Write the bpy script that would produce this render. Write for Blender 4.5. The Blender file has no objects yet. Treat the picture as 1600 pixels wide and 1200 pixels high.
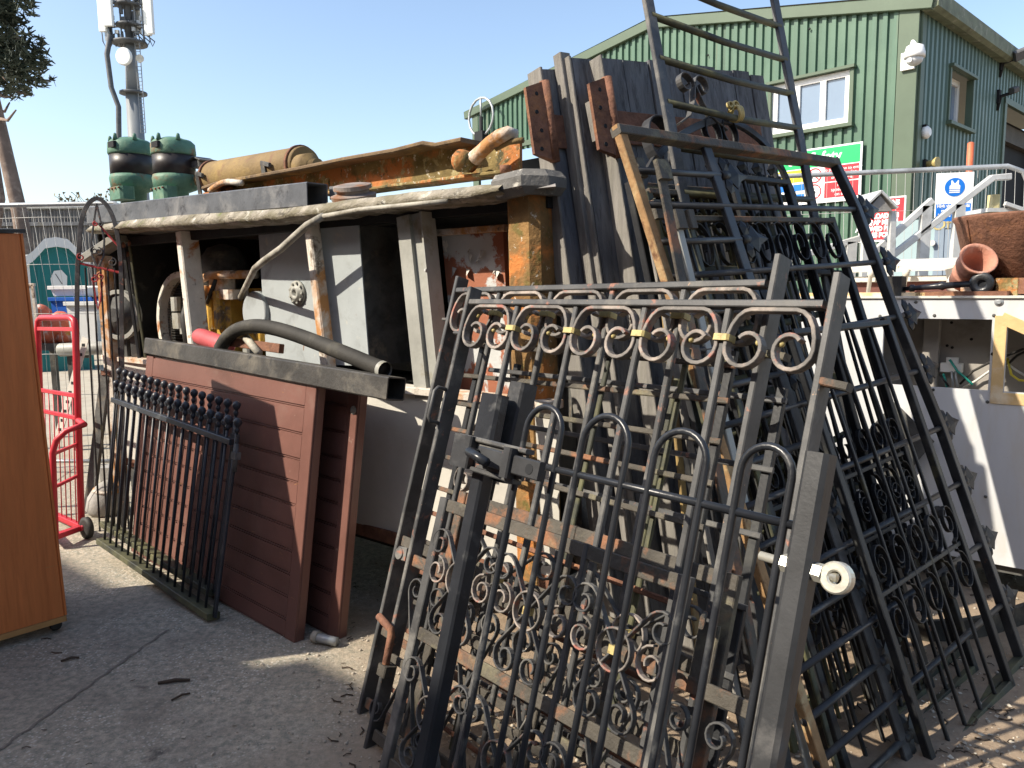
import bpy, math, random
from math import sin, cos, pi, radians, atan2, sqrt
from mathutils import Vector as V, Matrix, noise as mnoise
random.seed(7)
S = bpy.context.scene
COL = S.collection
# ---------------------------------------------------------------- camera
F = 1202.0; EYE = V((0, 0, 1.65)); PIT = radians(7.0); ROLL = radians(0.7)
FW = V((0, cos(PIT), -sin(PIT))); _u = V((0, sin(PIT), cos(PIT))); _r = V((1, 0, 0))
RT = cos(ROLL)*_r - sin(ROLL)*_u; UP = sin(ROLL)*_r + cos(ROLL)*_u
cd = bpy.data.cameras.new('camera'); cam = bpy.data.objects.new('camera', cd); COL.objects.link(cam)
cd.sensor_width = 36; cd.lens = 36*F/1600; cd.clip_start = 0.02; cd.clip_end = 2000
cam.matrix_world = Matrix((RT, UP, -FW)).transposed().to_4x4(); cam.location = EYE
S.camera = cam
# ---------------------------------------------------------------- light
SUN_EL = radians(40); SUN_AZ = atan2(-.95, -.31)
W = bpy.data.worlds.new('World'); S.world = W; W.use_nodes = True
nt = W.node_tree; bg = nt.nodes['Background']
sky = nt.nodes.new('ShaderNodeTexSky'); sky.sky_type = 'NISHITA'; sky.sun_disc = False
sky.sun_elevation = SUN_EL; sky.sun_rotation = SUN_AZ
sky.air_density = 1.0; sky.dust_density = 1.5; sky.ozone_density = 0.4; sky.altitude = 50
nt.links.new(sky.outputs[0], bg.inputs[0]); bg.inputs[1].default_value = 0.13
sd = bpy.data.lights.new('sun', 'SUN'); sd.energy = 4.1; sd.angle = radians(.5); sd.color = (1, .91, .77)
so = bpy.data.objects.new('sun', sd); COL.objects.link(so)
tosun = V((sin(SUN_AZ)*cos(SUN_EL), cos(SUN_AZ)*cos(SUN_EL), sin(SUN_EL)))
so.rotation_euler = tosun.to_track_quat('Z', 'Y').to_euler(); so.location = tosun*30
S.view_settings.view_transform = 'Standard'; S.view_settings.look = 'None'
S.view_settings.exposure = 1.0; S.view_settings.gamma = 1
# ---------------------------------------------------------------- projection helpers (pixels of the 1600x1200 photo)
def ray(x, y): return FW + RT*((x-800)/F) + UP*((600-y)/F)
def gnd(x, y, z=0.0):
    d = ray(x, y); return EYE + d*((z-EYE.z)/d.z)
def at(x, y, Y):
    d = ray(x, y); return EYE + d*(Y/d.y)
class Frame:
    """a leaning plane: local x along its foot, y up it, z out towards the viewer"""
    def __init__(s, o, ang, lean=0, tilt=0):
        u = V((cos(radians(ang)), sin(radians(ang)), 0)); back = V((-u.y, u.x, 0))
        l = radians(lean); w = back*sin(l) + V((0, 0, cos(l))); t = radians(tilt)
        s.u = u*cos(t) + w*sin(t); s.w = w*cos(t) - u*sin(t); s.o = V(o); s.n = s.u.cross(s.w)
    def L(s, x, y, c=0.0):
        d = ray(x, y); o = s.o + s.n*c; t = (o-EYE).dot(s.n)/d.dot(s.n); P = EYE + d*t - s.o
        return V((P.dot(s.u), P.dot(s.w), c))
    def P(s, a, b, c=0.0): return s.o + s.u*a + s.w*b + s.n*c
    def mat(s):
        m = Matrix((s.u, s.w, s.n)).transposed().to_4x4(); m.translation = s.o; return m
    def off(s, c, a=0.0, b=0.0):
        f = Frame.__new__(Frame); f.u, f.w, f.n = s.u.copy(), s.w.copy(), s.n.copy(); f.o = s.o + s.u*a + s.w*b + s.n*c; return f
WORLD = Frame((0, 0, 0), 0); WORLD.w = V((0, 1, 0)); WORLD.n = V((0, 0, 1))
# ---------------------------------------------------------------- objects
def thing(name, label, cat, fr=None, group=None):
    o = bpy.data.objects.new(name, None); COL.objects.link(o); o.empty_display_size = .1
    if fr is not None: o.matrix_world = fr.mat()
    tag(o, label, cat, group); return o
def tag(o, label, cat, group=None, kind=None):
    if label: o['label'] = label
    if cat: o['category'] = cat
    if group: o['group'] = group
    if kind: o['kind'] = kind
    return o
def struct(o): o['kind'] = 'structure'; return o
class MB:
    def __init__(s): s.v = []; s.f = []; s.sm = []
    def add(s, vs, fs, sm=False):
        n = len(s.v); s.v += [tuple(p) for p in vs]; s.f += [tuple(i+n for i in f) for f in fs]; s.sm += [sm]*len(fs); return s
    def sweep(s, pts, sec, z=None, smooth=False, sc=None, closed=False, caps=True):
        pts = [V(p) for p in pts]; m = len(sec); vs = []; N = len(pts); d = None
        for i, p in enumerate(pts):
            if closed: t = pts[(i+1) % N]-pts[i-1]
            else: t = pts[min(i+1, N-1)]-pts[max(i-1, 0)]
            if t.length < 1e-9: t = V((0, 0, 1))
            t.normalize()
            ref = V(z) if z is not None else (d if d is not None else (V((0, 0, 1)) if abs(t.z) < .9 else V((1, 0, 0))))
            e = ref - t*ref.dot(t)
            if e.length < 1e-6: e = t.orthogonal()
            d = e.normalized(); w = d.cross(t); k = sc[i] if sc else 1
            vs += [p + w*(x*k) + d*(y*k) for x, y in sec]
        fs = []
        for i in range(N if closed else N-1):
            j = (i+1) % N
            for q in range(m): r = (q+1) % m; fs.append((i*m+q, i*m+r, j*m+r, j*m+q))
        if caps and not closed: fs += [tuple(range(m-1, -1, -1)), tuple((N-1)*m+q for q in range(m))]
        return s.add(vs, [f[::-1] for f in fs], smooth)
    @staticmethod
    def rect(w, d, ch):
        w /= 2; d /= 2; c = min(ch, w*.6, d*.6)
        return [(-w+c, -d), (w-c, -d), (w, -d+c), (w, d-c), (w-c, d), (-w+c, d), (-w, d-c), (-w, -d+c)]
    def bar(s, p, q, w, d, z=(0, 0, 1), ch=.003, bend=0.0):
        p = V(p); q = V(q); pts = [p, q]
        if bend:
            o = (q-p).cross(V(z)).normalized()*bend; pts = [p + (q-p)*k + o*sin(k*pi) for k in (0, .2, .4, .6, .8, 1)]
        return s.sweep(pts, s.rect(w, d, ch), z)
    def rib(s, pts, w, d, z=(0, 0, 1), ch=.0015, closed=False, sm=False): return s.sweep(pts, s.rect(w, d, ch), z, closed=closed, smooth=sm)
    def tube(s, pts, r, n=8, sc=None, closed=False, z=None): return s.sweep(pts, [(r*cos(2*pi*k/n), r*sin(2*pi*k/n)) for k in range(n)], z, True, sc, closed)
    def lathe(s, p, ax, prof, n=16, smooth=True):
        p = V(p); ax = V(ax).normalized(); e = ax.orthogonal().normalized(); g = ax.cross(e); vs = []
        for t, r in prof: vs += [p + ax*t + (e*cos(2*pi*k/n) + g*sin(2*pi*k/n))*max(r, 1e-4) for k in range(n)]
        fs = [(i*n+k, i*n+(k+1) % n, (i+1)*n+(k+1) % n, (i+1)*n+k) for i in range(len(prof)-1) for k in range(n)]
        s.add(vs, fs, smooth); m = len(s.v)-len(vs)
        s.f += [tuple(m+k for k in range(n-1, -1, -1)), tuple(m+(len(prof)-1)*n+k for k in range(n))]; s.sm += [False, False]; return s
    def ball(s, p, r, n=10, sq=1.0): return s.lathe(V(p)-V((0, r*sq, 0)), (0, 1, 0), [(r*sq*(1-cos(pi*k/8)), r*sin(pi*k/8)) for k in range(9)], n)
    def ballz(s, p, r, n=10): return s.lathe(V(p)-V((0, 0, r)), (0, 0, 1), [(r*(1-cos(pi*k/8)), r*sin(pi*k/8)) for k in range(9)], n)
    def box(s, c, size, ch=.004):
        c = V(c); x, y, z = [k/2 for k in size]
        return s.sweep([c-V((0, y, 0)), c+V((0, y, 0))], s.rect(size[0], size[2], ch), (0, 0, 1))
    def boxp(s, x0, x1, y0, y1, z0, z1, ch=.004): return s.box(((x0+x1)/2, (y0+y1)/2, (z0+z1)/2), (abs(x1-x0), abs(y1-y0), abs(z1-z0)), ch)
    def poly(s, pts, z0, z1):
        n = len(pts); vs = [(x, y, z0) for x, y in pts] + [(x, y, z1) for x, y in pts]
        return s.add(vs, [tuple(range(n-1, -1, -1)), tuple(range(n, 2*n))] + [(k, (k+1) % n, n+(k+1) % n, n+k) for k in range(n)])
    def hull8(s, A, B):
        """solid between two matching quads"""
        return s.add(list(A)+list(B), [(3, 2, 1, 0), (4, 5, 6, 7), (0, 1, 5, 4), (1, 2, 6, 5), (2, 3, 7, 6), (3, 0, 4, 7)])
    def build(s, name, mat, parent=None, label=None, kind=None):
        me = bpy.data.meshes.new(name); me.from_pydata(s.v, [], s.f); me.materials.append(mat)
        me.polygons.foreach_set('use_smooth', s.sm); me.update()
        import bmesh
        bm = bmesh.new(); bm.from_mesh(me); bmesh.ops.recalc_face_normals(bm, faces=bm.faces); bm.to_mesh(me); bm.free()
        o = bpy.data.objects.new(name, me); COL.objects.link(o)
        if parent is not None: o.parent = parent
        if label: o['label'] = label
        if kind: o['kind'] = kind
        return o
def text(parent, name, body, size, loc, mat, align='CENTER', bold=0.0, sx=1.0):
    c = bpy.data.curves.new(name, 'FONT'); c.body = body; c.size = size; c.align_x = align; c.align_y = 'CENTER'; c.extrude = .0008; c.offset = bold; c.space_line = .95
    t = bpy.data.objects.new(name, c); COL.objects.link(t)
    me = bpy.data.meshes.new_from_object(t.evaluated_get(bpy.context.evaluated_depsgraph_get())); bpy.data.objects.remove(t)
    me.materials.clear(); me.materials.append(mat); o = bpy.data.objects.new(name, me); COL.objects.link(o); o.parent = parent
    o.location = loc; o.scale = (sx, 1, 1); return o
def spiral(cx, cy, r0, r1, a0, a1, n=18, ky=1.0):
    return [(cx + (r0+(r1-r0)*k/n)*cos(radians(a0+(a1-a0)*k/n)), cy + ky*(r0+(r1-r0)*k/n)*sin(radians(a0+(a1-a0)*k/n)), 0) for k in range(n+1)]
def cscroll(a0, a1, top, r, drop, inner=.5, turn=405):
    """C scroll lying under a rail: both ends curl down and inwards"""
    L = []
    n = 22
    for k in range(n+1):
        t = 90 + turn*k/n; rr = r*(1-(1-inner)*max(0, (t-200))/(turn-110)); ky = drop/r if t < 180 else 1
        L.append((a0+r + rr*cos(radians(t)), top-drop + rr*ky*sin(radians(t)), 0))
    R = [(a0+a1-x, y, 0) for x, y, _ in L]
    return [V(p) for p in L[::-1]] + [V(p) for p in R]
def xf(pts, dx=0, dy=0, rot=0, s=1, mx=False):
    c, n = cos(radians(rot)), sin(radians(rot)); out = []
    for p in pts:
        x, y = (-p[0] if mx else p[0])*s, p[1]*s; out.append(V((c*x-n*y+dx, n*x+c*y+dy, 0)))
    return out
# ---------------------------------------------------------------- materials
def mat(name, col, rough=.6, var=.25, scale=5, spots=(), bump=.15, bscale=70, metal=0, stretch=None, spec=.35, obj=False):
    m = bpy.data.materials.new(name); m.use_nodes = True; t = m.node_tree; b = t.nodes['Principled BSDF']; N = t.nodes.new; K = t.links.new
    if obj: co = N('ShaderNodeTexCoord').outputs['Object']
    else: co = N('ShaderNodeNewGeometry').outputs['Position']
    if stretch:
        mp = N('ShaderNodeMapping'); mp.inputs['Scale'].default_value = stretch; K(co, mp.inputs[0]); co2 = mp.outputs[0]
    else: co2 = co
    def noise(sc, det=5, c=co, ro=.6, dist=0.0):
        n = N('ShaderNodeTexNoise'); n.inputs['Scale'].default_value = sc; n.inputs['Detail'].default_value = det; n.inputs['Roughness'].default_value = ro
        n.inputs['Distortion'].default_value = dist; K(c, n.inputs['Vector']); return n.outputs['Fac']
    def ramp(f, lo, hi):
        r = N('ShaderNodeMapRange'); r.inputs['From Min'].default_value = lo; r.inputs['From Max'].default_value = hi; K(f, r.inputs['Value']); return r.outputs[0]
    def mix(f, a, bb):
        x = N('ShaderNodeMix'); x.data_type = 'RGBA'; K(f, x.inputs[0])
        for v, i in ((a, 6), (bb, 7)):
            if isinstance(v, tuple): x.inputs[i].default_value = (*v, 1)
            else: K(v, x.inputs[i])
        return x.outputs[2]
    dk = tuple(c*(1-var) for c in col); lt = tuple(min(1, c*(1+var)) for c in col)
    c = mix(ramp(noise(scale, 6, co2), .3, .7), dk, lt); rg = None
    for sp in spots:
        scol, ssc, lo, hi = sp[:4]; src = co2 if len(sp) > 5 and sp[5] else co
        f = ramp(noise(ssc, 8, src, .65, .3), lo, hi); c = mix(f, c, scol)
        if len(sp) > 4 and sp[4] is not None:
            x = N('ShaderNodeMapRange'); x.inputs['To Min'].default_value = rough if rg is None else 0; x.inputs['To Max'].default_value = sp[4]; K(f, x.inputs['Value'])
            if rg is None: rg = x.outputs[0]
    K(c, b.inputs['Base Color']); b.inputs['Metallic'].default_value = metal; b.inputs['Specular IOR Level'].default_value = spec
    if rg is not None: K(rg, b.inputs['Roughness'])
    else: b.inputs['Roughness'].default_value = rough
    if bump:
        bp = N('ShaderNodeBump'); bp.inputs['Strength'].default_value = bump; bp.inputs['Distance'].default_value = .01 if bscale < 75 else .003
        K(noise(bscale, 6, co2), bp.inputs['Height']); K(bp.outputs[0], b.inputs['Normal'])
    return m
RUST = (.23, .085, .035); RUST2 = (.36, .15, .05); OCH = (.34, .2, .06)
m_blk = mat('black_iron_paint', (.034, .035, .037), .42, .35, 9, [((.12, .115, .11), 5, .56, .75, .75), (RUST, 14, .67, .74)], .14, 120)
m_blk2 = mat('weathered_iron_paint', (.06, .06, .06), .5, .4, 8, [((.2, .19, .17), 6, .52, .74, .8), ((.27, .12, .08), 11, .61, .67), ((.3, .2, .13), 37, .66, .7)], .14, 120)
m_scr = mat('grazed_scroll_paint', (.12, .11, .1), .6, .35, 12, [((.33, .28, .24), 9, .46, .62, .85), ((.3, .12, .09), 16, .58, .66)], .4, 90)
m_glos = mat('gloss_black_paint', (.02, .022, .026), .3, .3, 8, [((.12, .12, .115), 7, .58, .8, .7)], .2, 80)
m_rail = mat('rusting_rail_paint', (.07, .062, .05), .7, .4, 8, [((.22, .1, .05), 7, .53, .65), ((.2, .18, .11), 5, .56, .72)], .4, 70)
m_dark = mat('dull_black_iron', (.015, .016, .018), .5, .4, 8, [((.08, .08, .07), 5, .55, .8, .8), ((.11, .1, .05), 3, .6, .75)], .3, 80)
m_moss = mat('mossy_iron_bar', (.036, .038, .028), .55, .4, 8, [((.13, .125, .06), 5, .42, .66, .8), ((.03, .03, .03), 9, .6, .7)], .3, 80)
m_gold = mat('worn_gold_paint', (.42, .34, .14), .5, .25, 25, [((.22, .15, .06), 30, .58, .68)], .4, 120)
m_rust = mat('rusty_steel', (.17, .08, .05), .85, .4, 14, [((.27, .125, .06), 9, .52, .68), ((.08, .045, .03), 20, .6, .7)], .6, 60)
m_orust = mat('orange_flaking_rust', (.17, .125, .045), .85, .45, 9, [((.42, .155, .045), 5, .48, .58), ((.32, .27, .13), 16, .55, .62), ((.07, .06, .025), 12, .56, .64), ((.55, .51, .42), 34, .61, .65)], .8, 40)
m_wood = mat('silvered_timber', (.13, .135, .145), .85, .35, 4, [((.045, .045, .05), 6, .5, .7, None, 1), ((.14, .13, .1), 3, .6, .75)], .5, 30, stretch=(6, 6, .6))
m_wood2 = mat('pale_timber_edge', (.2, .188, .17), .85, .3, 5, [((.2, .19, .16), 8, .5, .7, None, 1)], .5, 30, stretch=(6, 6, .6))
m_brown = mat('brown_door_paint', (.158, .074, .058), .42, .14, 3, [((.3, .2, .16), 30, .69, .73), ((.115, .055, .042), 2.5, .5, .7), ((.21, .13, .1), 2, .58, .8, .7), ((.3, .22, .18), 14, .7, .74)], .08, 60)
m_cab = mat('orange_wood_veneer', (.62, .19, .055), .45, .12, 3, [((.5, .14, .04), 5, .5, .75, None, 1), ((.5, .3, .12), 60, .74, .78)], .1, 60, stretch=(9, 9, .45))
m_cabt = mat('pale_veneer_edge', (.42, .22, .08), .5, .2, 4, [], .1, 60)
m_white = mat('grubby_white_panel', (.5, .48, .43), .55, .12, 2.5, [((.45, .42, .36), 3, .52, .75), ((.28, .15, .08), 7, .68, .73), ((.3, .29, .27), 18, .69, .73)], .15, 40)
m_white2 = mat('white_vehicle_panel', (.54, .55, .56), .38, .06, 2.5, [((.5, .47, .41), 2.2, .54, .78, None, 1), ((.4, .38, .34), 22, .68, .74), ((.35, .24, .16), 9, .7, .75)], .06, 40, stretch=(2, 2, .5))
m_mossw = mat('mossy_white_lip', (.3, .27, .22), .8, .4, 12, [((.17, .15, .1), 5, .44, .6), ((.55, .53, .46), 8, .6, .68), ((.12, .15, .03), 7, .6, .7), ((.07, .06, .045), 16, .58, .66)], 1.0, 48)
m_roofg = mat('weathered_roof_skin', (.25, .235, .22), .8, .25, 5, [((.2, .19, .15), 5, .5, .7), ((.15, .17, .05), 8, .62, .7)], .4, 40)
m_peel = mat('peeling_white_post', (.62, .59, .52), .75, .15, 8, [((.4, .16, .05), 5, .55, .62), ((.16, .14, .12), 14, .6, .66)], .5, 40)
m_rpeel = mat('peeling_rusty_post', (.55, .5, .43), .75, .2, 6, [((.42, .2, .07), 3.2, .46, .56), ((.14, .1, .07), 10, .56, .66)], .5, 40)
m_grey = mat('grey_machine_paint', (.34, .37, .375), .55, .1, 3, [((.45, .44, .38), 9, .62, .7), ((.2, .21, .2), 4, .55, .75), ((.2, .1, .05), 13, .68, .73)], .12, 40)
m_gdark = mat('dirty_grey_steel', (.085, .085, .08), .6, .4, 5, [((.2, .17, .13), 7, .55, .68), ((.02, .02, .02), 4, .5, .7)], .3, 40)
m_gch = mat('grey_channel_steel', (.3, .3, .27), .5, .2, 4, [((.2, .17, .1), 5, .55, .7)], .2, 40)
m_flake = mat('flaking_red_lead_door', (.45, .46, .45), .6, .08, 4, [((.3, .11, .06), 2.6, .455, .48), ((.66, .64, .58), 7, .66, .68), ((.12, .1, .09), 8, .69, .72)], .4, 20)
m_yel = mat('yellow_engine_paint', (.42, .25, .04), .55, .3, 8, [((.12, .09, .06), 9, .5, .6), ((.4, .36, .28), 14, .6, .68)], .4, 40)
m_int = mat('shaded_interior', (.016, .016, .015), .8, .5, 4, [((.06, .055, .045), 5, .6, .75)], .3, 30)  # near-black base puts the shade inside the open bays into the colour
m_green = mat('green_filter_paint', (.085, .185, .13), .6, .25, 6, [((.17, .26, .17), 5, .5, .7), ((.2, .13, .07), 6, .56, .66), ((.05, .1, .08), 14, .6, .7)], .3, 40)
m_smoke = mat('smoked_bowl', (.03, .026, .026), .42, .3, 5, [((.09, .065, .05), 5, .55, .75, .6)], .05, 40)
m_tank = mat('ochre_rusty_tank', (.18, .12, .05), .75, .25, 4, [((.25, .17, .06), 3, .5, .65), ((.16, .085, .045), 7, .55, .68)], .4, 50)
m_blu = mat('black_blue_box_steel', (.085, .09, .1), .45, .3, 6, [((.2, .2, .2), 4, .5, .72, .7), ((.03, .03, .035), 11, .55, .7)], .15, 50)
m_bxs = mat('dirty_black_box_steel', (.045, .042, .038), .5, .4, 6, [((.14, .125, .1), 5, .5, .72, .8), ((.03, .03, .03), 10, .58, .7)], .25, 50)
m_rub = mat('black_rubber', (.025, .024, .022), .65, .35, 8, [((.1, .09, .07), 5, .52, .75)], .2, 50)
m_rubd = mat('dusty_rubber_hose', (.03, .028, .024), .75, .35, 5, [((.12, .11, .085), 2, .56, .75)], .2, 50)
m_red = mat('red_paint', (.5, .035, .05), .4, .15, 5, [((.35, .1, .08), 14, .66, .72)], .1, 60)
m_redd = mat('faded_red_paint', (.42, .05, .05), .5, .25, 12, [((.1, .03, .03), 14, .55, .66)], .2, 60)
m_pipe = mat('grimy_bent_pipe', (.33, .31, .26), .65, .3, 10, [((.15, .13, .09), 7, .5, .68)], .4, 50)
m_alu = mat('aluminium', (.6, .6, .58), .45, .15, 8, [((.35, .34, .32), 9, .58, .75)], .1, 60, metal=.3)
m_galv = mat('galvanised_tube', (.38, .4, .41), .45, .2, 8, [((.22, .22, .22), 9, .58, .75)], .1, 60, metal=.4)
m_terr = mat('terracotta', (.42, .2, .14), .8, .2, 8, [((.55, .4, .33), 7, .56, .7), ((.25, .12, .09), 12, .6, .7)], .3, 60)
m_wpl = mat('white_painted_board', (.58, .56, .5), .6, .1, 5, [((.3, .26, .18), 22, .64, .7), ((.5, .47, .38), 4, .56, .75)], .2, 50)
m_conc = mat('pale_weathered_concrete', (.3, .29, .27), .9, .2, 6, [], .4, 40)
# ================================================================ SETTING
def ground_mat():
    m = bpy.data.materials.new('worn_concrete_yard'); m.use_nodes = True; t = m.node_tree; b = t.nodes['Principled BSDF']; N = t.nodes.new; K = t.links.new
    co = N('ShaderNodeNewGeometry').outputs['Position']
    def noise(sc, det=6, ro=.6):
        n = N('ShaderNodeTexNoise'); n.inputs['Scale'].default_value = sc; n.inputs['Detail'].default_value = det; n.inputs['Roughness'].default_value = ro; K(co, n.inputs['Vector']); return n.outputs['Fac']
    def ramp(f, lo, hi):
        r = N('ShaderNodeMapRange'); r.inputs['From Min'].default_value = lo; r.inputs['From Max'].default_value = hi; K(f, r.inputs['Value']); return r.outputs[0]
    def mix(f, a, bb):
        x = N('ShaderNodeMix'); x.data_type = 'RGBA'; K(f, x.inputs[0])
        for v, i in ((a, 6), (bb, 7)):
            if isinstance(v, tuple): x.inputs[i].default_value = (*v, 1)
            else: K(v, x.inputs[i])
        return x.outputs[2]
    def mul(a, bb):
        x = N('ShaderNodeMath'); x.operation = 'MULTIPLY'; K(a, x.inputs[0]); K(bb, x.inputs[1]); return x.outputs[0]
    vo = N('ShaderNodeTexVoronoi'); vo.inputs['Scale'].default_value = 55; K(co, vo.inputs['Vector'])
    vo2 = N('ShaderNodeTexVoronoi'); vo2.inputs['Scale'].default_value = 120; K(co, vo2.inputs['Vector'])
    c = mix(ramp(noise(1.3), .3, .7), (.44, .37, .285), (.54, .46, .365))
    c = mix(ramp(noise(28, 8, .8), .38, .62), c, (.2, .205, .165))
    wear = ramp(noise(1.9, 6), .42, .62)
    st = mul(ramp(vo.outputs['Distance'], .34, .2), wear)
    c = mix(st, c, (.62, .58, .5))
    c = mix(mul(ramp(vo2.outputs['Distance'], .22, .1), ramp(noise(9), .5, .62)), c, (.56, .53, .47))
    c = mix(ramp(noise(.9, 7, .65), .55, .72), c, (.19, .165, .135)); c = mix(ramp(noise(3.3, 7, .7), .62, .7), c, (.13, .115, .1))
    # trodden brown earth towards the stacked gates
    sx = N('ShaderNodeSeparateXYZ'); K(co, sx.inputs[0])
    md = N('ShaderNodeMath'); md.operation = 'MULTIPLY_ADD'; K(noise(1.5, 6), md.inputs[0]); md.inputs[1].default_value = 1.3; K(sx.outputs['X'], md.inputs[2])
    c = mix(ramp(md.outputs[0], -.3, .35), c, mix(ramp(noise(14, 8, .7), .35, .7), (.25, .185, .13), (.35, .27, .19)))
    K(c, b.inputs['Base Color']); b.inputs['Roughness'].default_value = .93; b.inputs['Specular IOR Level'].default_value = .25
    bp = N('ShaderNodeBump'); bp.inputs['Strength'].default_value = .8; bp.inputs['Distance'].default_value = .012
    K(noise(45, 10, .75), bp.inputs['Height']); K(bp.outputs[0], b.inputs['Normal']); return m
m_gnd = ground_mat()
g = MB(); R = 400; g.add([(-R, -R, 0), (R, -R, 0), (R, R, 0), (-R, R, 0)], [(0, 1, 2, 3)]); struct(g.build('ground', m_gnd))
# concrete joint running across the yard
p0, p1 = gnd(-60, 1215), gnd(262, 985); j = MB(); random.seed(3); top = []; bot = []
for k in range(41):
    p = p0.lerp(p1, k/40); n = V((-(p1-p0).y, (p1-p0).x, 0)).normalized(); w = .002+.006*random.random(); o = .006*math.sin(k*1.7)+.005*random.random()
    top.append(p+n*(o+w)+V((0, 0, .004))); bot.append(p+n*(o-w)+V((0, 0, .004)))
j.add(top+bot, [(k, k+1, 42+k, 41+k) for k in range(40)]); struct(j.build('ground_joint', mat('joint_filler', (.2, .175, .145), .9, .3, 20, [], .4, 60)))
# pale concrete road beyond the trolley
m_road = mat('sunny_concrete_road', (.36, .325, .26), .92, .12, 2, [((.3, .24, .18), 3, .52, .7), ((.45, .42, .36), 40, .66, .7)], .3, 50)
r = MB(); A = [gnd(-500, 770, .004), gnd(60, 770, .004), gnd(250, 640, .004), gnd(330, 560, .004), gnd(300, 500, .004), gnd(-700, 500, .004)]
r.add(A, [tuple(range(6))]); struct(r.build('road', m_road))
# ---------------------------------------------------------------- green building
M_clad = mat('green_profiled_cladding', (.07, .135, .092), .42, .08, 1.5, [((.1, .175, .12), 1.2, .48, .75), ((.06, .1, .07), 1.4, .55, .75, None, 1), ((.13, .15, .1), 2.5, .62, .74, None, 1)], .03, 30, stretch=(1.2, 1.2, .12))
M_clads = mat('dark_green_side_cladding', (.09, .15, .125), .45, .06, 1.5, [((.13, .19, .16), 2, .55, .75), ((.055, .09, .075), 1.4, .55, .75, None, 1)], .03, 30, stretch=(1.2, 1.2, .12))
M_trim = mat('grey_green_trim', (.085, .12, .08), .5, .08, 2, [], .03, 30)
M_gut = mat('mossy_gutter', (.15, .17, .11), .7, .3, 4, [((.3, .3, .24), 6, .55, .7)], .3, 40)
M_glass = mat('window_glass', (.16, .22, .3), .08, .1, 1, [], 0, metal=.0, spec=.9)
M_upvc = mat('white_window_frame', (.8, .8, .78), .4, .04, 3, [], .02)
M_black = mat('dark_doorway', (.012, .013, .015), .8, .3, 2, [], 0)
cor = at(1425, 300, 12.5); cor.z = 0
FG = Frame(cor, -46.3)            # gable: a negative towards the left
FS = Frame(cor, 43.7)             # side wall: a positive going away
bld = thing('industrial_building', 'two storey green profiled metal building with shallow gable roof behind the scrap yard', 'building', FG)
def Lg(x, y): return FG.L(x, y)
eave = Lg(1432, 5).y; aL = Lg(745, 200).x; hL = Lg(745, 165).y; rid = Lg(1022, 33)
def roof(a):
    if a > rid.x: return rid.y + (eave-rid.y)*(a-rid.x)/(0-rid.x)
    return hL + (rid.y-hL)*(a-aL)/(rid.x-aL)
def clad(fr_parent, a0, a1, pitch, depth, b0, btop, holes, name, m, mirror=False):
    mb = MB(); prof = [(0, 0), (.42, 0), (.5, 1), (.92, 1), (1, 0)]; n = int(round((a1-a0)/pitch)); p = (a1-a0)/n
    xs = []
    for i in range(n):
        for t, d in prof[:-1]: xs.append((a0+(i+t)*p, d*depth))
    xs.append((a1, 0))
    for (xa, da), (xb, db) in zip(xs, xs[1:]):
        mid = (xa+xb)/2; seg = [(b0, None)]
        cuts = sorted([(h[2], h[3]) for h in holes if h[0] < mid < h[1]])
        lo = b0; spans = []
        for c0, c1 in cuts: spans.append((lo, c0, False)); lo = c1
        spans.append((lo, None, True))
        for s0, s1, last in spans:
            ta, tb = (btop(xa), btop(xb)) if last else (s1, s1)
            mb.add([(xa, s0, da), (xb, s0, db), (xb, tb, db), (xa, ta, da)], [(0, 1, 2, 3)])
    return mb.build(name, m, fr_parent)
wTL, wTR, wBR = Lg(1205, 135), Lg(1331, 108), Lg(1329, 192)
win = (Lg(1207, 150).x, wTR.x, wBR.y, wTR.y)
clad(bld, aL, -.3, .165, .045, 0, lambda a: roof(a)-.12, [win, (aL, Lg(870, 260).x, 0, Lg(800, 237).y)], 'gable_wall', M_clad)
side = bpy.data.objects.new('side_wall_mount', None)
# side wall as a part in the gable frame: local x -> 0, local -z -> away
bpy.data.objects.remove(side)
RS = FG.mat().inverted() @ FS.mat()
s1, s2 = FS.L(1478, 104), FS.L(1518, 195)
dr = FS.L(1568, 163); drt = FS.L(1600, 177)
sw = clad(bld, .16, 16, .2, .03, 0, lambda a: eave-.1, [(FS.L(1479, 150).x, FS.L(1516, 150).x, FS.L(1480, 190).y, FS.L(1482, 106).y), (dr.x, dr.x+4.5, 0, dr.y)], 'side_wall', M_clads); sw.matrix_local = RS
def inS(o): o.matrix_local = RS; return o
mb = MB(); mb.bar((-.15, 0, .02), (-.15, eave-.05, .02), .3, .07); mb.build('corner_trim', M_trim, bld)
mb = MB(); mb.bar((.1, 0, .0), (.1, eave-.05, 0), .16, .07); inS(mb.build('corner_trim', M_trim, bld))
mb = MB(); mb.bar((aL, 0, .02), (aL, hL-.1, .02), .22, .08); mb.build('corner_trim', M_trim, bld)
mb = MB(); mb.sweep([(aL-.35, hL-.2, .06), (rid.x, rid.y-.06, .06), (.2, eave-.07, .06)], MB.rect(.19, .12, .01), (0, 0, 1)); mb.build('verge_trim', M_trim, bld)
mb = MB()
mb.add([(aL-.3, hL-.1, .1), (rid.x, rid.y+.06, .1), (rid.x, rid.y+.06, -16), (aL-.3, hL-.1, -16)], [(0, 1, 2, 3)]); mb.add([(rid.x, rid.y+.06, .1), (.25, eave+.05, .1), (.25, eave+.05, -16), (rid.x, rid.y+.06, -16)], [(0, 1, 2, 3)])
mb.build('roof', M_trim, bld)
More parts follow.
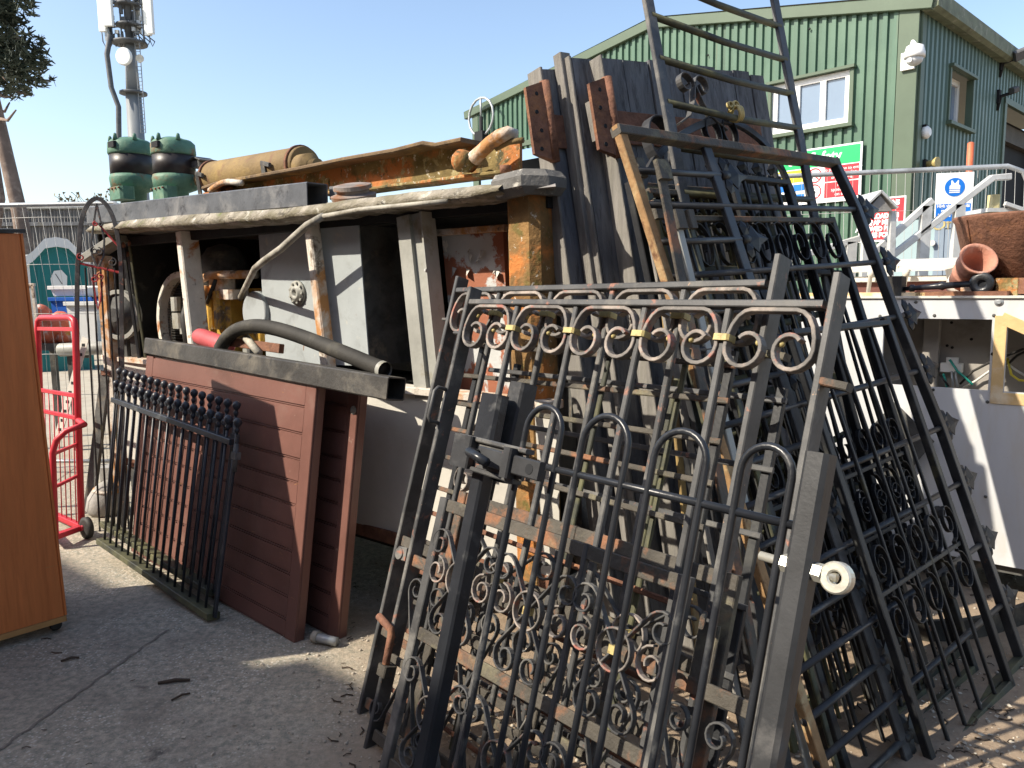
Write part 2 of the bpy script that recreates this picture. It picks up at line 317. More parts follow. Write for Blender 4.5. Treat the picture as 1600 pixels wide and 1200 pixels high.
mb = MB(); mb.sweep([(-.05, eave-.02, .14), (16, eave-.02, .14)], [(-.13, -.11), (-.06, -.02), (.1, -.02), (.1, -.12), (.13, -.12), (.13, .12), (-.1, .12), (-.14, .04)], (0, 0, 1)); inS(mb.build('gutter', M_gut, bld))
mb = MB(); mb.boxp(aL+.1, Lg(870, 260).x-.02, .01, Lg(800, 237).y, -1.2, -1.1); mb.build('door_dark_sheet', M_black, bld)  # black sheet stands for the unlit interior behind the doorway
mb = MB(); mb.bar((aL, Lg(760, 237).y, .03), (Lg(870, 225).x, Lg(760, 237).y, .03), .12, .08); mb.build('door_lintel', M_trim, bld)
mb = MB(); mb.boxp(dr.x-.05, dr.x+9, .0, dr.y+.05, -.6, -.5); inS(mb.build('door_dark_sheet', M_black, bld))  # wide black sheet in place of the dark inside of the building
mb = MB(); mb.bar((dr.x-.05, 0, .02), (dr.x-.05, dr.y+.1, .02), .14, .09); mb.bar((dr.x-.12, dr.y+.06, .03), (dr.x+4.5, dr.y+.06, .03), .12, .08); inS(mb.build('door_frame', M_trim, bld))
mb = MB(); mb.boxp(dr.x+.1, dr.x+4.4, dr.y-.45, dr.y-.1, -.49, -.35); inS(mb.build('roller_shutter_box', mat('dusty_shutter', (.08, .072, .062), .7), bld))
def window(a0, a1, b0, b1, splits, T, dep):
    w = MB(); f = .1
    w.bar((a0-.08, b1+.03, .04), (a1+.08, b1+.03, .04), .05, .14); w.bar((a0-.08, b0-.035, .04), (a1+.08, b0-.035, .04), .06, .15)
    w.bar((a0-.03, b0, .0), (a0-.03, b1, .0), .06, .12); w.bar((a1+.03, b0, 0), (a1+.03, b1, 0), .06, .12)
    fo = T(w.build('window', M_trim, bld))
    w = MB(); xs = [a0] + [a0+(a1-a0)*k for k in splits] + [a1]
    for x in xs: w.bar((x+(f/2 if x == a0 else -f/2 if x == a1 else 0), b0, dep), (x+(f/2 if x == a0 else -f/2 if x == a1 else 0), b1, dep), f, .06)
    w.bar((a0, b0+f/2, dep+.002), (a1, b0+f/2, dep+.002), f, .06); w.bar((a0, b1-f/2, dep+.002), (a1, b1-f/2, dep+.002), f, .06)
    o = w.build('frame', M_upvc, fo)
    w = MB(); w.boxp(a0, a1, b0, b1, dep-.02, dep-.012, .001); w.build('pane', M_glass, fo)
window(win[0], win[1], win[2], win[3], (.33, .66), lambda o: o, -.03)
window(FS.L(1480, 150).x, FS.L(1515, 150).x, FS.L(1480, 190).y, FS.L(1482, 106).y, (.5,), inS, -.2)
# fixings in rows
mb = MB(); random.seed(5)
for k in range(60):
    a = aL+.3+random.randrange(int((-aL-.6)/.165))*.165+.11; b = random.choice([1.2, 2.4, 3.6, 4.4, 5.2, 6.0])
    if b < roof(a)-.3 and not (win[0]-.2 < a < win[1]+.2 and win[2]-.2 < b < win[3]+.2): mb.lathe((a, b, .034), (0, 0, 1), [(0, .022), (.012, .02), (.018, .006)], 6)
mb.build('cladding_fixing', M_black, bld, kind='stuff')
# camera dome, floodlights
q = FG.L(1428, 98); dm = thing('dome_camera', 'white dome security camera on a bracket at the building corner', 'security camera', FG.off(.05, q.x, q.y))
mb = MB(); mb.box((-.06, .02, .03), (.2, .26, .06)); mb.build('bracket', M_upvc, dm)
mb = MB(); mb.tube([(-.03, .03, .06), (.03, .12, .2), (.1, .22, .3), (.14, .16, .33)], .035); mb.build('arm', M_upvc, dm)
mb = MB(); mb.lathe((.14, .17, .33), (0, -1, 0), [(0, .05), (.03, .12), (.14, .15), (.2, .15)], 14); mb.build('housing', M_upvc, dm)
mb = MB(); mb.lathe((.14, -.03, .33), (0, -1, 0), [(0, .13), (.06, .11), (.1, .07), (.12, .01)], 14); mb.lathe((.12, -.07, .43), (-.1, -.2, 1), [(0, .04), (.03, .035)], 10); mb.build('dome', mat('grey_dome', (.6, .62, .63), .25), dm)
def flood(x, y, big, label):
    q = FS.L(x, y); t = thing('floodlight', label, 'floodlight', FS.off(.03, q.x, q.y), 'floodlights on the side wall')
    mb = MB(); mb.tube([(0, -.25, .0), (0, 0, .05), (0, .05, .3)], .035); mb.box((0, 0, .02), (.12, .25, .05)); mb.build('bracket', M_black, t)
    mb = MB(); mb.sweep([(-.1, .05, .25), (-.1+.25*big, .25*big, .6*big+.1)], MB.rect(.3*big, .14, .02)); mb.build('lamp_head', mat('lamp_casing', (.1, .1, .1), .5), t)
flood(1560, 100, .6, 'tilted floodlight high under the side gutter'); flood(1556, 152, .35, 'small dark floodlight above the open doorway')
q = FS.L(1440, 208); t = thing('bulkhead_lamp', 'small round white bulkhead lamp on the shaded side wall', 'wall lamp', FS.off(.03, q.x, q.y))
mb = MB(); mb.lathe((0, 0, 0), (0, 0, 1), [(0, .1), (.06, .1), (.1, .06)], 12); mb.build('cover', M_upvc, t); mb = MB(); mb.box((0, .09, .02), (.1, .06, .06)); mb.build('base', M_black, t)
q = FS.L(1440, 257); t = thing('wall_siren', 'small brass coloured siren on the shaded side wall', 'siren', FS.off(.03, q.x, q.y))
mb = MB(); mb.lathe((.02, 0, .02), (-.2, 0, 1), [(0, .05), (.12, .05), (.18, .09), (.2, .09)], 10); mb.build('horn', m_gold, t); mb = MB(); mb.box((0, 0, .02), (.1, .14, .05)); mb.build('base', M_black, t)
q = FG.L(766, 205); t = thing('antenna', 'small looped antenna on a bracket at the far left of the green building', 'antenna', FG.off(.3, q.x, q.y))
mb = MB(); mb.tube([(.45*cos(k*pi/8), .3+.45*sin(k*pi/8), 0) for k in range(16)], .03, 6, closed=True); mb.tube([(0, .3, 0), (0, .75, 0)], .025); mb.build('loop', m_galv, t)
mb = MB(); mb.tube([(0, .3, 0), (0, -.5, 0)], .05); mb.box((0, -.25, 0), (.3, .4, .2)); mb.build('bracket', M_black, t)
# ---------------------------------------------------------------- site safety board on the gable
m_sw = mat('sign_white', (.8, .8, .8), .4, .02, 2, [], 0); m_sg = mat('sign_green', (.02, .45, .13), .4, .03, 2, [], 0); m_sr = mat('sign_red', (.62, .035, .045), .4, .03, 2, [], 0)
m_sy = mat('sign_yellow', (.75, .65, .03), .4, .03, 2, [], 0); m_sb = mat('sign_blue', (.01, .16, .6), .4, .03, 2, [], 0); m_sk = mat('sign_black', (.03, .03, .035), .4, .03, 2, [], 0)
tr = FG.L(1349, 221, .06); br = FG.L(1346, 309, .06); tl = FG.L(1205, 240, .06); bl = FG.L(1205, 325, .06)
wS = tr.x-tl.x; hS = (tr.y-br.y+tl.y-bl.y)/2; FB = FG.off(.06, tl.x, tr.y-hS)
sg = thing('safety_board', 'large white safety board with green heading and coloured panels on the green gable', 'sign', FB)
mb = MB(); mb.boxp(0, wS, 0, hS, 0, .02); mb.build('board', m_sw, sg)
def panel(x0, x1, y0, y1, m, nm='panel'): mb = MB(); mb.boxp(x0*wS, x1*wS, y0*hS, y1*hS, .02, .024, .001); return mb.build(nm, m, sg)
panel(.02, .98, .66, .97, m_sg); text(sg, 'lettering', 'Site Safety', hS*.27, (wS*.5, hS*.815, .025), m_sw, bold=.006, sx=.9)
panel(.62, .975, .37, .64, m_sr); panel(.62, .975, .08, .35, m_sr)
panel(.02, .4, .42, .64, m_sy); panel(.1, .4, .26, .38, m_sb); panel(.1, .4, .08, .2, m_sb)
text(sg, 'lettering', 'No permission to enter\nsite while loading\nor unloading', hS*.075, (wS*.8, hS*.505, .025), m_sw); text(sg, 'lettering', 'mph\nspeed limit\non site', hS*.085, (wS*.8, hS*.215, .025), m_sw)
text(sg, 'lettering', 'No smoking', hS*.05, (wS*.22, hS*.54, .025), m_sk)
for y, body in ((.505, None), (.215, '5')):
    mb = MB(); cx, cy, rr = wS*.51, hS*y, hS*.125
    mb.rib([(cx+rr*cos(k*pi/16), cy+rr*sin(k*pi/16), .026) for k in range(32)], hS*.022, .004, closed=True)
    if body is None: mb.bar((cx-rr*.7, cy+rr*.7, .026), (cx+rr*.7, cy-rr*.7, .026), hS*.022, .006)
    mb.build('prohibition_ring', m_sr, sg)
    if body: text(sg, 'lettering', body, hS*.15, (cx, cy, .025), m_sk)
    else:
        mb = MB(); mb.boxp(cx-.1*hS*.6, cx+.1*hS*.7, cy-.02*hS, cy+.04*hS, .02, .024, .001); mb.boxp(cx-.08*hS*.6, cx-.03*hS, cy-.05*hS, cy-.02*hS, .02, .0235, .001); mb.build('pictogram', m_sk, sg)
tr = FG.L(1417, 302, .5); tl = FG.L(1344, 312, .5); bl = FG.L(1346, 377, .5); wR = tr.x-tl.x; hR = tl.y-bl.y; FR_ = FG.off(.5, tl.x, tl.y-hR)
sg = thing('red_notice_board', 'red notice board with white capitals about unloading scrap metal below the safety board', 'sign', FR_)
mb = MB(); mb.boxp(0, wR, -.02, hR, 0, .02); mb.build('board', m_sw, sg)
mb = MB(); mb.boxp(.035*wR, .965*wR, .01, hR*.965, .02, .024, .001); mb.build('panel', m_sr, sg)
text(sg, 'lettering', 'NO PERSONS\nAND\nUNLOADING\nSCRAP METAL\nALLOWED BEYOND\nTHIS POINT', hR*.155, (wR*.5, hR*.49, .025), m_sw, bold=.006, sx=.85)
mb = MB()
for x in (.1, .9): mb.bar((wR*x, -FR_.o.z, -.05), (wR*x, hR, -.05), .06, .06)
mb.build('post', m_galv, sg)
# ---------------------------------------------------------------- mast
mo = at(219, 300, 34); mo.z = 0
mast = thing('telecom_mast', 'tall galvanised telecoms mast with white antenna panels behind the filters', 'mast', Frame(mo, 0))
m_mast = mat('mast_steel', (.2, .215, .225), .5, .1, 1, [], .05); m_mastd = mat('mast_dark_fittings', (.08, .085, .09), .6); m_ant = mat('antenna_white', (.72, .74, .72), .5, .04, 1, [], 0)
def mz(y): return at(219, y, 34).z
mb = MB(); mb.lathe((0, 0, 0), (0, 1, 0), [(0, .42), (mz(146), .31)], 16); mb.lathe((0, mz(146), 0), (0, 1, 0), [(0, .28), (mz(70)-mz(146), .22)], 16); mb.build('pole', m_mast, mast)
mb = MB(); mb.lathe((0, mz(70), 0), (0, 1, 0), [(0, .16), (4, .14)], 12); mb.build('spine', m_mastd, mast)
for y_, r_ in ((146, .55), (68, .7), (40, .5), (8, .5)): mb = MB(); mb.lathe((0, mz(y_), 0), (0, 1, 0), [(-.04, r_), (.05, r_)], 16); mb.build('flange', m_mastd, mast)
mb = MB(); mb.tube([(-.55, mz(60), .5), (-.75, mz(90), .5), (-.62, mz(142), .6), (-.35, mz(172), .65), (-.42, mz(230), .7), (-.42, 0, .7)], .11); mb.build('cable_bundle', m_mastd, mast)
mb = MB()
for x in (.35, .55): mb.bar((x, mz(210), .3), (x, mz(70), .3), .03, .03)
for k in range(28): z = mz(210)+k*.15; mb.bar((.35, z, .3), (.55, z, .3), .02, .02)
mb.build('ladder', m_mast, mast)
mb = MB(); mb.lathe((.05, mz(95), .45), (-.15, -.05, 1), [(0, .1), (.1, .28), (.16, .36), (.22, .36), (.26, .3)], 18); mb.build('dish', m_ant, mast)
mb = MB(); mb.lathe((.55, mz(97), .35), (.4, 0, 1), [(0, .08), (.15, .16), (.2, .16)], 12); mb.build('dish', mat('cream_dish', (.6, .56, .45), .5), mast)
random.seed(11)
for (px, y0, w, dz) in ((165, 52, .34, .25), (178, 46, .42, .45), (206, 46, .3, -.5), (222, 48, .3, -.45), (232, 57, .3, .1), (240, 57, .28, .3)):
    x = at(px, 30, 34).x-mo.x
    mb = MB(); mb.box((x, mz(y0)+1.45, dz), (w, 2.9, .16), .05); mb.build('antenna_panel', m_ant, mast)
m_ru = [m_mastd, mat('grey_radio_unit', (.4, .42, .43), .5), m_mastd]
for k in range(44):
    a = random.uniform(-.95, .75); z = random.uniform(mz(58), mz(0)+.4); mb = MB(); mb.box((a, z, random.uniform(-.3, .25)), (random.uniform(.06, .2), random.uniform(.12, .6), .12)); mb.build('radio_unit', random.choice(m_ru), mast)
for k in range(10): a = -1.1+.22*k; mb = MB(); mb.tube([(a, mz(50), .1), (a+.05, mz(66), .15), (a+.12, mz(74), .1), (a+.2, mz(66), .05), (a*.7, mz(52), 0)], .025, 5); mb.build('cable', m_mastd, mast)
for x in (-.8, -.3, .3, .62): mb = MB(); mb.bar((x, mz(64), .05), (x, mz(0)+.5, .05), .05, .05); mb.build('mount_pole', m_mast, mast)
for z in (mz(40), mz(8)):
    for k in range(6): mb = MB(); mb.bar((0, z, 0), (1.05*cos(k*pi/3+.3), z, .6*sin(k*pi/3+.3)), .06, .06); mb.build('arm', m_mastd, mast)
# ---------------------------------------------------------------- pine tree
m_bark = mat('pine_bark', (.17, .125, .1), .9, .3, 3, [((.28, .22, .18), 5, .5, .65)], .6, 12); m_need = mat('pine_needles', (.035, .05, .035), .6, .5, 2, [((.09, .1, .07), 4, .5, .7)], 0); 
to = at(52, 470, 19); to.z = 0
pine = thing('pine_tree', 'leaning pine with bare pinkish trunk and one dark crown at the left edge', 'tree', Frame(to, 0))
def tl_(x, y, dz=0): p = at(x, y, 19+dz); return (p.x-to.x, p.z, -(p.y-to.y))
trunk = [tl_(52, 470), tl_(30, 330), tl_(16, 270), tl_(-2, 190), tl_(-25, 90), tl_(-50, -60)]
mb = MB(); mb.tube([(trunk[0][0]+.1, 0, 0)]+trunk, .17, 10, sc=[1.15, 1.1, 1, .95, .85, .7, .5]); mb.tube([tl_(-12, 400), tl_(2, 310, .5), tl_(-10, 235, .5)], .1, 6); mb.build('trunk', m_bark, pine)
random.seed(21); br_ = [((-5, 185), (25, 172)), ((-5, 170), (15, 160)), ((-10, 60), (60, 120)), ((-10, 110), (50, 150)), ((-20, 30), (30, 60)), ((-15, 85), (80, 128)), ((-25, 0), (20, 20)), ((-15, 130), (20, 150))]
mb = MB()
for (a, b) in br_:
    A = V(tl_(*a)); B = V(tl_(*b, random.uniform(-1, 1))); C = A.lerp(B, .55)+V((0, -.15, 0)); mb.tube([A, C, B], .05, 5, sc=[1, .7, .35])
mb.build('limb', m_bark, pine)
mb = MB(); blobs = [(20, 15, 34, 26), (5, 50, 40, 30), (40, 70, 30, 20), (62, 95, 20, 16), (72, 125, 18, 12), (40, 120, 30, 20), (10, 100, 36, 30), (25, 145, 26, 10), (-20, 60, 40, 70), (-15, 10, 36, 30), (5, 140, 26, 14)]
for bx, by, rx, ry in blobs:
    for k in range(int(rx*ry*.62)):
        a = random.uniform(0, 2*pi); q = sqrt(random.random()); dz = random.uniform(-1.2, 1.2)
        p = V(tl_(bx+rx*q*cos(a), by+ry*q*sin(a), dz))
        if mnoise.noise(p*1.9) < .17: continue
        for h in range(4):
            d = V((random.gauss(0, 1), random.gauss(.35, .8), random.gauss(0, 1))).normalized()*random.uniform(.1, .2); w = d.orthogonal().normalized()*.028
            mb.add([p-w, p+w, p+d+w*.3, p+d-w*.3], [(0, 1, 2, 3)])
mb.build('crown', m_need, pine)
# ---------------------------------------------------------------- corrugated boundary wall, behind
m_corr = mat('grey_weathered_sheeting', (.16, .155, .15), .85, .3, 2, [((.26, .25, .24), 3, .5, .7), ((.1, .09, .08), 5, .6, .7)], .2, 30)
FWl = Frame(gnd(10, 548), -6); FWl = Frame(at(0, 500, 21.5), 2); FWl.o.z = 0
bw = thing('sheet_metal_fence', 'grey corrugated sheet fence with a pale tube along its top behind the toilet', 'fence', FWl)
a0, a1, hb = FWl.L(-90, 330).x, FWl.L(340, 330).x, FWl.L(100, 326).y
mb = MB(); n = 170; xs = [(a0+(a1-a0)*k/n, .04*(k % 2)) for k in range(n+1)]
for (xa, da), (xb, db) in zip(xs, xs[1:]): mb.add([(xa, 0, da), (xb, 0, db), (xb, hb, db), (xa, hb, da)], [(0, 1, 2, 3)])
mb.build('sheeting', m_corr, bw)
mb = MB(); mb.bar((a0, FWl.L(100, 350).y, .07), (a1, FWl.L(100, 350).y, .07), .1, .05); mb.build('rail', m_wood, bw)
mb = MB(); mb.tube([(a0, hb+.05, .05), (a1, hb+.02, .05)], .06); mb.build('top_tube', m_galv, bw)
# thin weeds showing over it
t = thing('bramble', 'wispy bare bramble showing above the sheet metal fence', 'plant', FWl.off(-.2, FWl.L(140, 310).x)); mb = MB(); random.seed(4)
for k in range(26):
    x = random.uniform(-.9, .9); p = V((x, hb-.3, 0)); pts = [p]
    for i in range(6): p = p+V((random.uniform(-.12, .12), random.uniform(.05, .17), random.uniform(-.1, .1))); pts.append(p)
    mb.tube(pts, .008, 4)
    for p in pts[2:]:
        for h in range(3): d = V((random.gauss(0, 1), random.gauss(0, 1), random.gauss(0, 1)))*.03; w = d.orthogonal()*.5; mb.add([p-w, p+w, p+d], [(0, 1, 2)])
mb.build('stems', mat('dry_bramble', (.2, .17, .1), .8), t)
# unseen building added behind the camera, its stepped top shaped to shade the yard
FV = Frame((0, 0, 0), math.degrees(atan2(-.64, .77)))
sh = thing('unseen_shade_building', 'long unseen building added behind the viewer to shade the yard', 'building', FV); m_shade_bld = mat('shade_building_red', (.3, .16, .11), .9)
mb = MB(); mb.boxp(-22, -7.4, 0, 7.02, 5.3, 9); mb.boxp(-7.4, 9, 0, 7.2, 5.3, 9); mb.build('wall', m_shade_bld, sh)
# ================================================================ DERELICT ENGINE HOUSING
FM = Frame((.19, 3.15, 0), math.degrees(atan2(-.64, .77)))
mach = thing('engine_housing', 'derelict white steel engine housing with open bays, rusty corner post and mossy roof edge', 'machine', FM)
def Lm(x, y, c=0.0): return FM.L(x, y, c)
aE = Lm(150, 400).x; zb = Lm(600, 829).y; zs = Lm(665, 612).y; zr = Lm(500, 332).y
D = -1.75
# lower panel, sill, floor, back, ends, roof
mb = MB(); xs = [aE+(0-aE)*k/24 for k in range(25)]
fr = [(x, zb+.0*k, .012*sin(k*1.3)) for k, x in enumerate(xs)]; tp = [(x, zs-.02, .01*sin(k*.9+1)) for k, x in enumerate(xs)]
mb.add(fr+tp, [(k, k+1, 26+k, 25+k) for k in range(24)]); mb.add([(aE, zb, 0), (0, zb, 0), (0, zb, -.06), (aE, zb, -.06)], [(0, 1, 2, 3)]); mb.build('lower_panel', m_white, mach)
mb = MB(); mb.bar((aE, zs, -.02), (-.02, zs, -.02), .035, .09); mb.build('sill', m_rpeel, mach)
mb = MB(); mb.bar((aE, zb-.03, -.05), (-.02, zb-.03, -.05), .07, .1); mb.build('bottom_rail', m_rust, mach)
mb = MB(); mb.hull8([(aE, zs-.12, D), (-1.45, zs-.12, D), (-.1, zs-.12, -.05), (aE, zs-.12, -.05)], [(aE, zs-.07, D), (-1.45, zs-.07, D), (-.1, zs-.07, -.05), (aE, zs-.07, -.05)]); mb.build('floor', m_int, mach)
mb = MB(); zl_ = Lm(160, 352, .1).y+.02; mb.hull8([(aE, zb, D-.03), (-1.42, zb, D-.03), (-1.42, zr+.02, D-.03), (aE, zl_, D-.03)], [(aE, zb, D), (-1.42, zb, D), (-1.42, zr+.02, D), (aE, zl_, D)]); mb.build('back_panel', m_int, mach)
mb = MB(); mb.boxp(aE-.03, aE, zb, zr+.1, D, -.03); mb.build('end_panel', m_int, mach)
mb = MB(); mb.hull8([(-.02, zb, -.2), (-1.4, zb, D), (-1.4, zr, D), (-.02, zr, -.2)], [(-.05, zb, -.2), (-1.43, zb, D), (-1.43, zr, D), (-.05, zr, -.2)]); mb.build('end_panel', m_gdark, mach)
# chassis and wheels below
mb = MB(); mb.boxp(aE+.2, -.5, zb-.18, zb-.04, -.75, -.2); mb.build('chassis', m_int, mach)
for ax in (-.7, aE+.9):
    for c in (-.4, -.85):
        mb = MB(); mb.lathe((ax, .3, c-.1), (0, 0, 1), [(0, .16), (.02, .29), (.18, .29), (.2, .16)], 22); mb.build('wheel', m_rub, mach)
# roof with a thick uneven lip
def lipline(pts): return [V(Lm(x, y, .1)) for x, y in pts]
lo = lipline([(140, 365), (200, 360), (280, 357), (360, 352), (430, 347), (500, 339), (570, 330), (640, 324), (700, 317), (745, 312), (785, 303)])
hi = lipline([(140, 353), (200, 344), (280, 336), (360, 331), (430, 327), (500, 318), (570, 309), (640, 300), (700, 294), (745, 289), (785, 286)])
mb = MB(); n = len(lo); vs = []
random.seed(9)
fl = []; fh = []; fm = []
N = 60
def samp(L, t): i = min(int(t*(len(L)-1)), len(L)-2); return L[i].lerp(L[i+1], t*(len(L)-1)-i)
for k in range(N+1):
    t = k/N; a = samp(lo, t); b = samp(hi, t); w = .008*mnoise.noise(V((t*30, 0, 0)))+.004*random.uniform(-1, 1)
    fl.append(a+V((0, w, -.02))); fm.append(a.lerp(b, .35)+V((0, w, .03+.4*w))); fh.append(b+V((0, w*.4, -.01)))
bk = [p+V((0, .0, -.16)) for p in fl]; tk = [p+V((0, .035, -.3)) for p in fh]
rows = [bk, fl, fm, fh, tk]; vs = sum(rows, [])
mb.add(vs, [(r*(N+1)+k, r*(N+1)+k+1, (r+1)*(N+1)+k+1, (r+1)*(N+1)+k) for r in range(4) for k in range(N)], True); mb.build('roof_lip', m_mossw, mach)
mb = MB(); zt = samp(hi, 0).y; zt1 = samp(hi, 1).y
mb.hull8([(aE-.05, zt-.03, D), (-1.4, zt1-.03, D), (.03, zt1-.03, .05), (aE-.05, zt-.03, .05)], [(aE-.05, zt+.03, D), (-1.4, zt1+.03, D), (-.1, zt1+.03, -.12), (aE-.05, zt+.03, -.2)]); mb.build('roof', m_roofg, mach)
# cast corner block above the post
p, q = Lm(782, 288, .1), Lm(835, 300, .1)
mb = MB(); mb.sweep([Lm(780, 294, .05), Lm(822, 284, .05), Lm(822, 284, .05)+V((.04, .0, -.05)), Lm(822, 284, .05)+V((.045, 0, -.15))], MB.rect(.1, .1, .03), (0, 1, 0)); mb.build('roof_corner', mat('grey_lichen_cap', (.15, .145, .135), .9, .3, 6, [((.45, .43, .38), 18, .58, .66), ((.07, .07, .06), 6, .55, .7)], .6, 40), mach)
mb = MB(); mb.lathe(Lm(790, 270, -.05), (0, 1, 0), [(0, .025), (.03, .025)], 8); mb.build('bolt', m_rust, mach)
# pillars
def post(name, x0, y0, x1, y1, w, d, m, c=0.0): mb = MB(); A = Lm(x0, y0, c); B = Lm(x1, y1, c); B.y = zs; mb.bar(A-V((0, 0, d/2)), B-V((0, 0, d/2)), w, d, ch=.008); return mb.build(name, m, mach)
post('pillar', 277, 362, 297, 522, .065, .13, m_peel); post('pillar', 478, 345, 506, 560, .06, .07, m_rpeel, .01)
A = Lm(638, 335); B = Lm(667, 605)
mb = MB(); sec = [(-.085, -.09), (-.085, .0), (-.075, .0), (-.075, -.02), (.0, -.02), (.0, .0), (.085, .0), (.085, -.09), (.075, -.09), (.075, -.012), (.01, -.012), (.01, -.04), (-.075, -.04), (-.075, -.09)]
mb.sweep([B-V((0, .05, 0)), A], sec, (0, 0, 1)); mb.build('pillar', m_gch, mach)
mb = MB(); mb.lathe(Lm(641, 422)+V((0, 0, -.02)), (0, 0, 1), [(0, .008), (.006, .006)], 8); mb.lathe(Lm(665, 422), (0, 0, 1), [(0, .008), (.006, .006)], 8); mb.build('rivet', m_alu, mach, kind='stuff')
A = Lm(809, 305); B = Lm(822, 700); B.y = zb-.05
mb = MB(); rs = []
for k in range(15):
    t = k/14; p = A.lerp(B, t)+V((0, 0, -.08)); rs.append(p)
mb.sweep([p+V((.005, 0, 0)) for p in rs], MB.rect(.175, .17, .035), (0, 0, 1)); mb.build('corner_post', mat('rusty_corner_post', (.22, .125, .045), .85, .4, 6, [((.5, .18, .045), 3.5, .5, .6), ((.14, .11, .03), 10, .56, .66), ((.58, .54, .45), 36, .63, .67)], .8, 40), mach)
# header strip above the bays
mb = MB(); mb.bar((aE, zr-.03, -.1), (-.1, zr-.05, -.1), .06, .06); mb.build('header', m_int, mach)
# grey cabinets inside the bays
def slab(name, q, c, dep, m, parent=mach):
    P = [Lm(x, y, c) for x, y in q]; mb = MB(); mb.hull8([p+V((0, 0, -dep)) for p in P], P); return mb.build(name, m, parent)
pa = slab('grey_partition', [(418, 590), (505, 590), (483, 352), (404, 366)], -.22, .03, m_grey)
c0 = Lm(466, 458, -.218); mb = MB(); mb.lathe(c0, (0, 0, 1), [(0, .075), (.012, .075), (.014, .045), (.03, .04), (.03, .02), (.005, .018)], 20)
for k in range(9): a = k*2*pi/9; mb.lathe(c0+V((.06*cos(a), .06*sin(a), .012)), (0, 0, 1), [(0, .009), (.012, .008)], 6)
mb.build('flange', m_gch, pa)
mb = MB(); c1 = Lm(409, 488, -.25); mb.lathe(c1, (0, 0, 1), [(0, .135), (.05, .135), (.06, .125)], 26); mb.build('round_cover', m_grey, mach)
P = [Lm(x, y, -.08) for x, y in ((518, 570), (577, 572), (560, 352), (500, 357))]; bx = MB(); bx.hull8([p+V((0, 0, -.55)) for p in P], P); cbx = bx.build('electrical_cabinet', m_grey, mach)
mb = MB(); s0 = P[1]+V((.004, 0, -.005)); s1 = P[2]+V((.004, 0, -.005)); mb.add([s0, s0+V((0, 0, -.54)), s1+V((0, 0, -.54)), s1], [(0, 1, 2, 3)]); mb.build('shaded_side', m_gdark, cbx)  # dark sheet: shade on the cabinet's right side put into its colour
slab('bay_divider', [(597, 575), (642, 580), (630, 345), (588, 348)], -.85, .03, m_gdark)
mb = MB(); mb.box(Lm(608, 430, -.7), (.25, .12, .1)); mb.lathe(Lm(622, 428, -.66), (0, 0, 1), [(0, .05), (.05, .05)], 14); mb.build('control_box', m_int, mach)
pd = slab('peeling_door', [(716, 640), (800, 660), (786, 362), (690, 366)], -.17, .03, m_flake)
mb = MB(); mb.bar(Lm(684, 364, -.15), Lm(792, 356, -.15), .03, .04); mb.build('door_rail', m_rpeel, pd)
mb = MB(); random.seed(2)
for k in range(9):
    p = Lm(random.uniform(700, 775), random.uniform(375, 425), -.168); s = random.uniform(.015, .05); mb.add([p, p+V((s, -.2*s, .012)), p+V((.9*s, -s, .03)), p+V((.1*s, -1.1*s, .005))], [(0, 1, 2, 3)])
mb.build('paint_flake', m_white, pd, kind='stuff')
# radiator ring with mesh
c2 = Lm(292, 505, -.35); mb = MB(); mb.rib([c2+V((.36*cos(k*pi/20), .36*sin(k*pi/20), 0)) for k in range(40)], .045, .09, closed=True); rad = mb.build('radiator_shroud', m_peel, mach)
mb = MB(); random.seed(1)
for k in range(-17, 18):
    h = sqrt(max(0, .34**2-(k*.02)**2)); mb.tube([c2+V((k*.02, -h, -.02)), c2+V((k*.02, h, -.02))], .0022, 4); mb.tube([c2+V((-h, k*.02, -.022)), c2+V((h, k*.02, -.022))], .0022, 4)
mb.build('grille_mesh', m_gdark, rad)
# yellow engine
e0 = Lm(372, 470, -.45); eng = None
mb = MB(); mb.box(e0+V((.02, -.14, -.12)), (.34, .36, .4), .03); mb.box(e0+V((.2, -.1, -.18)), (.3, .3, .3), .03)
for k in range(4): mb.box(e0+V((-.13+.09*k, -.06, .08)), (.06, .2, .06), .012)
eng = mb.build('engine', m_yel, mach)
mb = MB(); mb.lathe(e0+V((-.03, .05, -.05)), (0, 1, 0), [(0, .13), (.1, .135), (.17, .12), (.22, .08), (.24, .02)], 18); mb.build('air_cleaner', m_gdark, eng)
mb = MB(); mb.box(e0+V((.1, .02, .04)), (.34, .05, .12), .015); mb.box(e0+V((.12, .07, .05)), (.12, .07, .1), .015); mb.tube([e0+V((.0, .1, .1)), e0+V((.12, .12, .12)), e0+V((.4, .12, .02))], .022); mb.lathe(e0+V((.05, .03, .1)), (0, 0, 1), [(0, .04), (.04, .04)], 12); mb.build('manifold', m_rpeel, eng)
mb = MB(); mb.tube([e0+V((-.12, .0, .1)), e0+V((-.1, -.1, .15)), e0+V((-.06, -.3, .15))], .03); mb.tube([e0+V((-.1, .12, .06)), e0+V((-.02, .03, .13)), e0+V((.08, -.02, .12)), e0+V((.15, .1, .1))], .012); mb.build('engine_hose', m_rub, eng)
mb = MB(); random.seed(8)
for k in range(26): mb.box(e0+V((random.uniform(-.45, .3), random.uniform(-.36, -.02), random.uniform(-.15, .12))), (random.uniform(.03, .09), random.uniform(.03, .1), random.uniform(.03, .08)), .01)
mb.build('engine_fittings', m_gch, eng, kind='stuff')
eng.scale = (1.3, 1.3, 1.3); eng.location = e0*(-.3)+V((-.03, .02, .12))
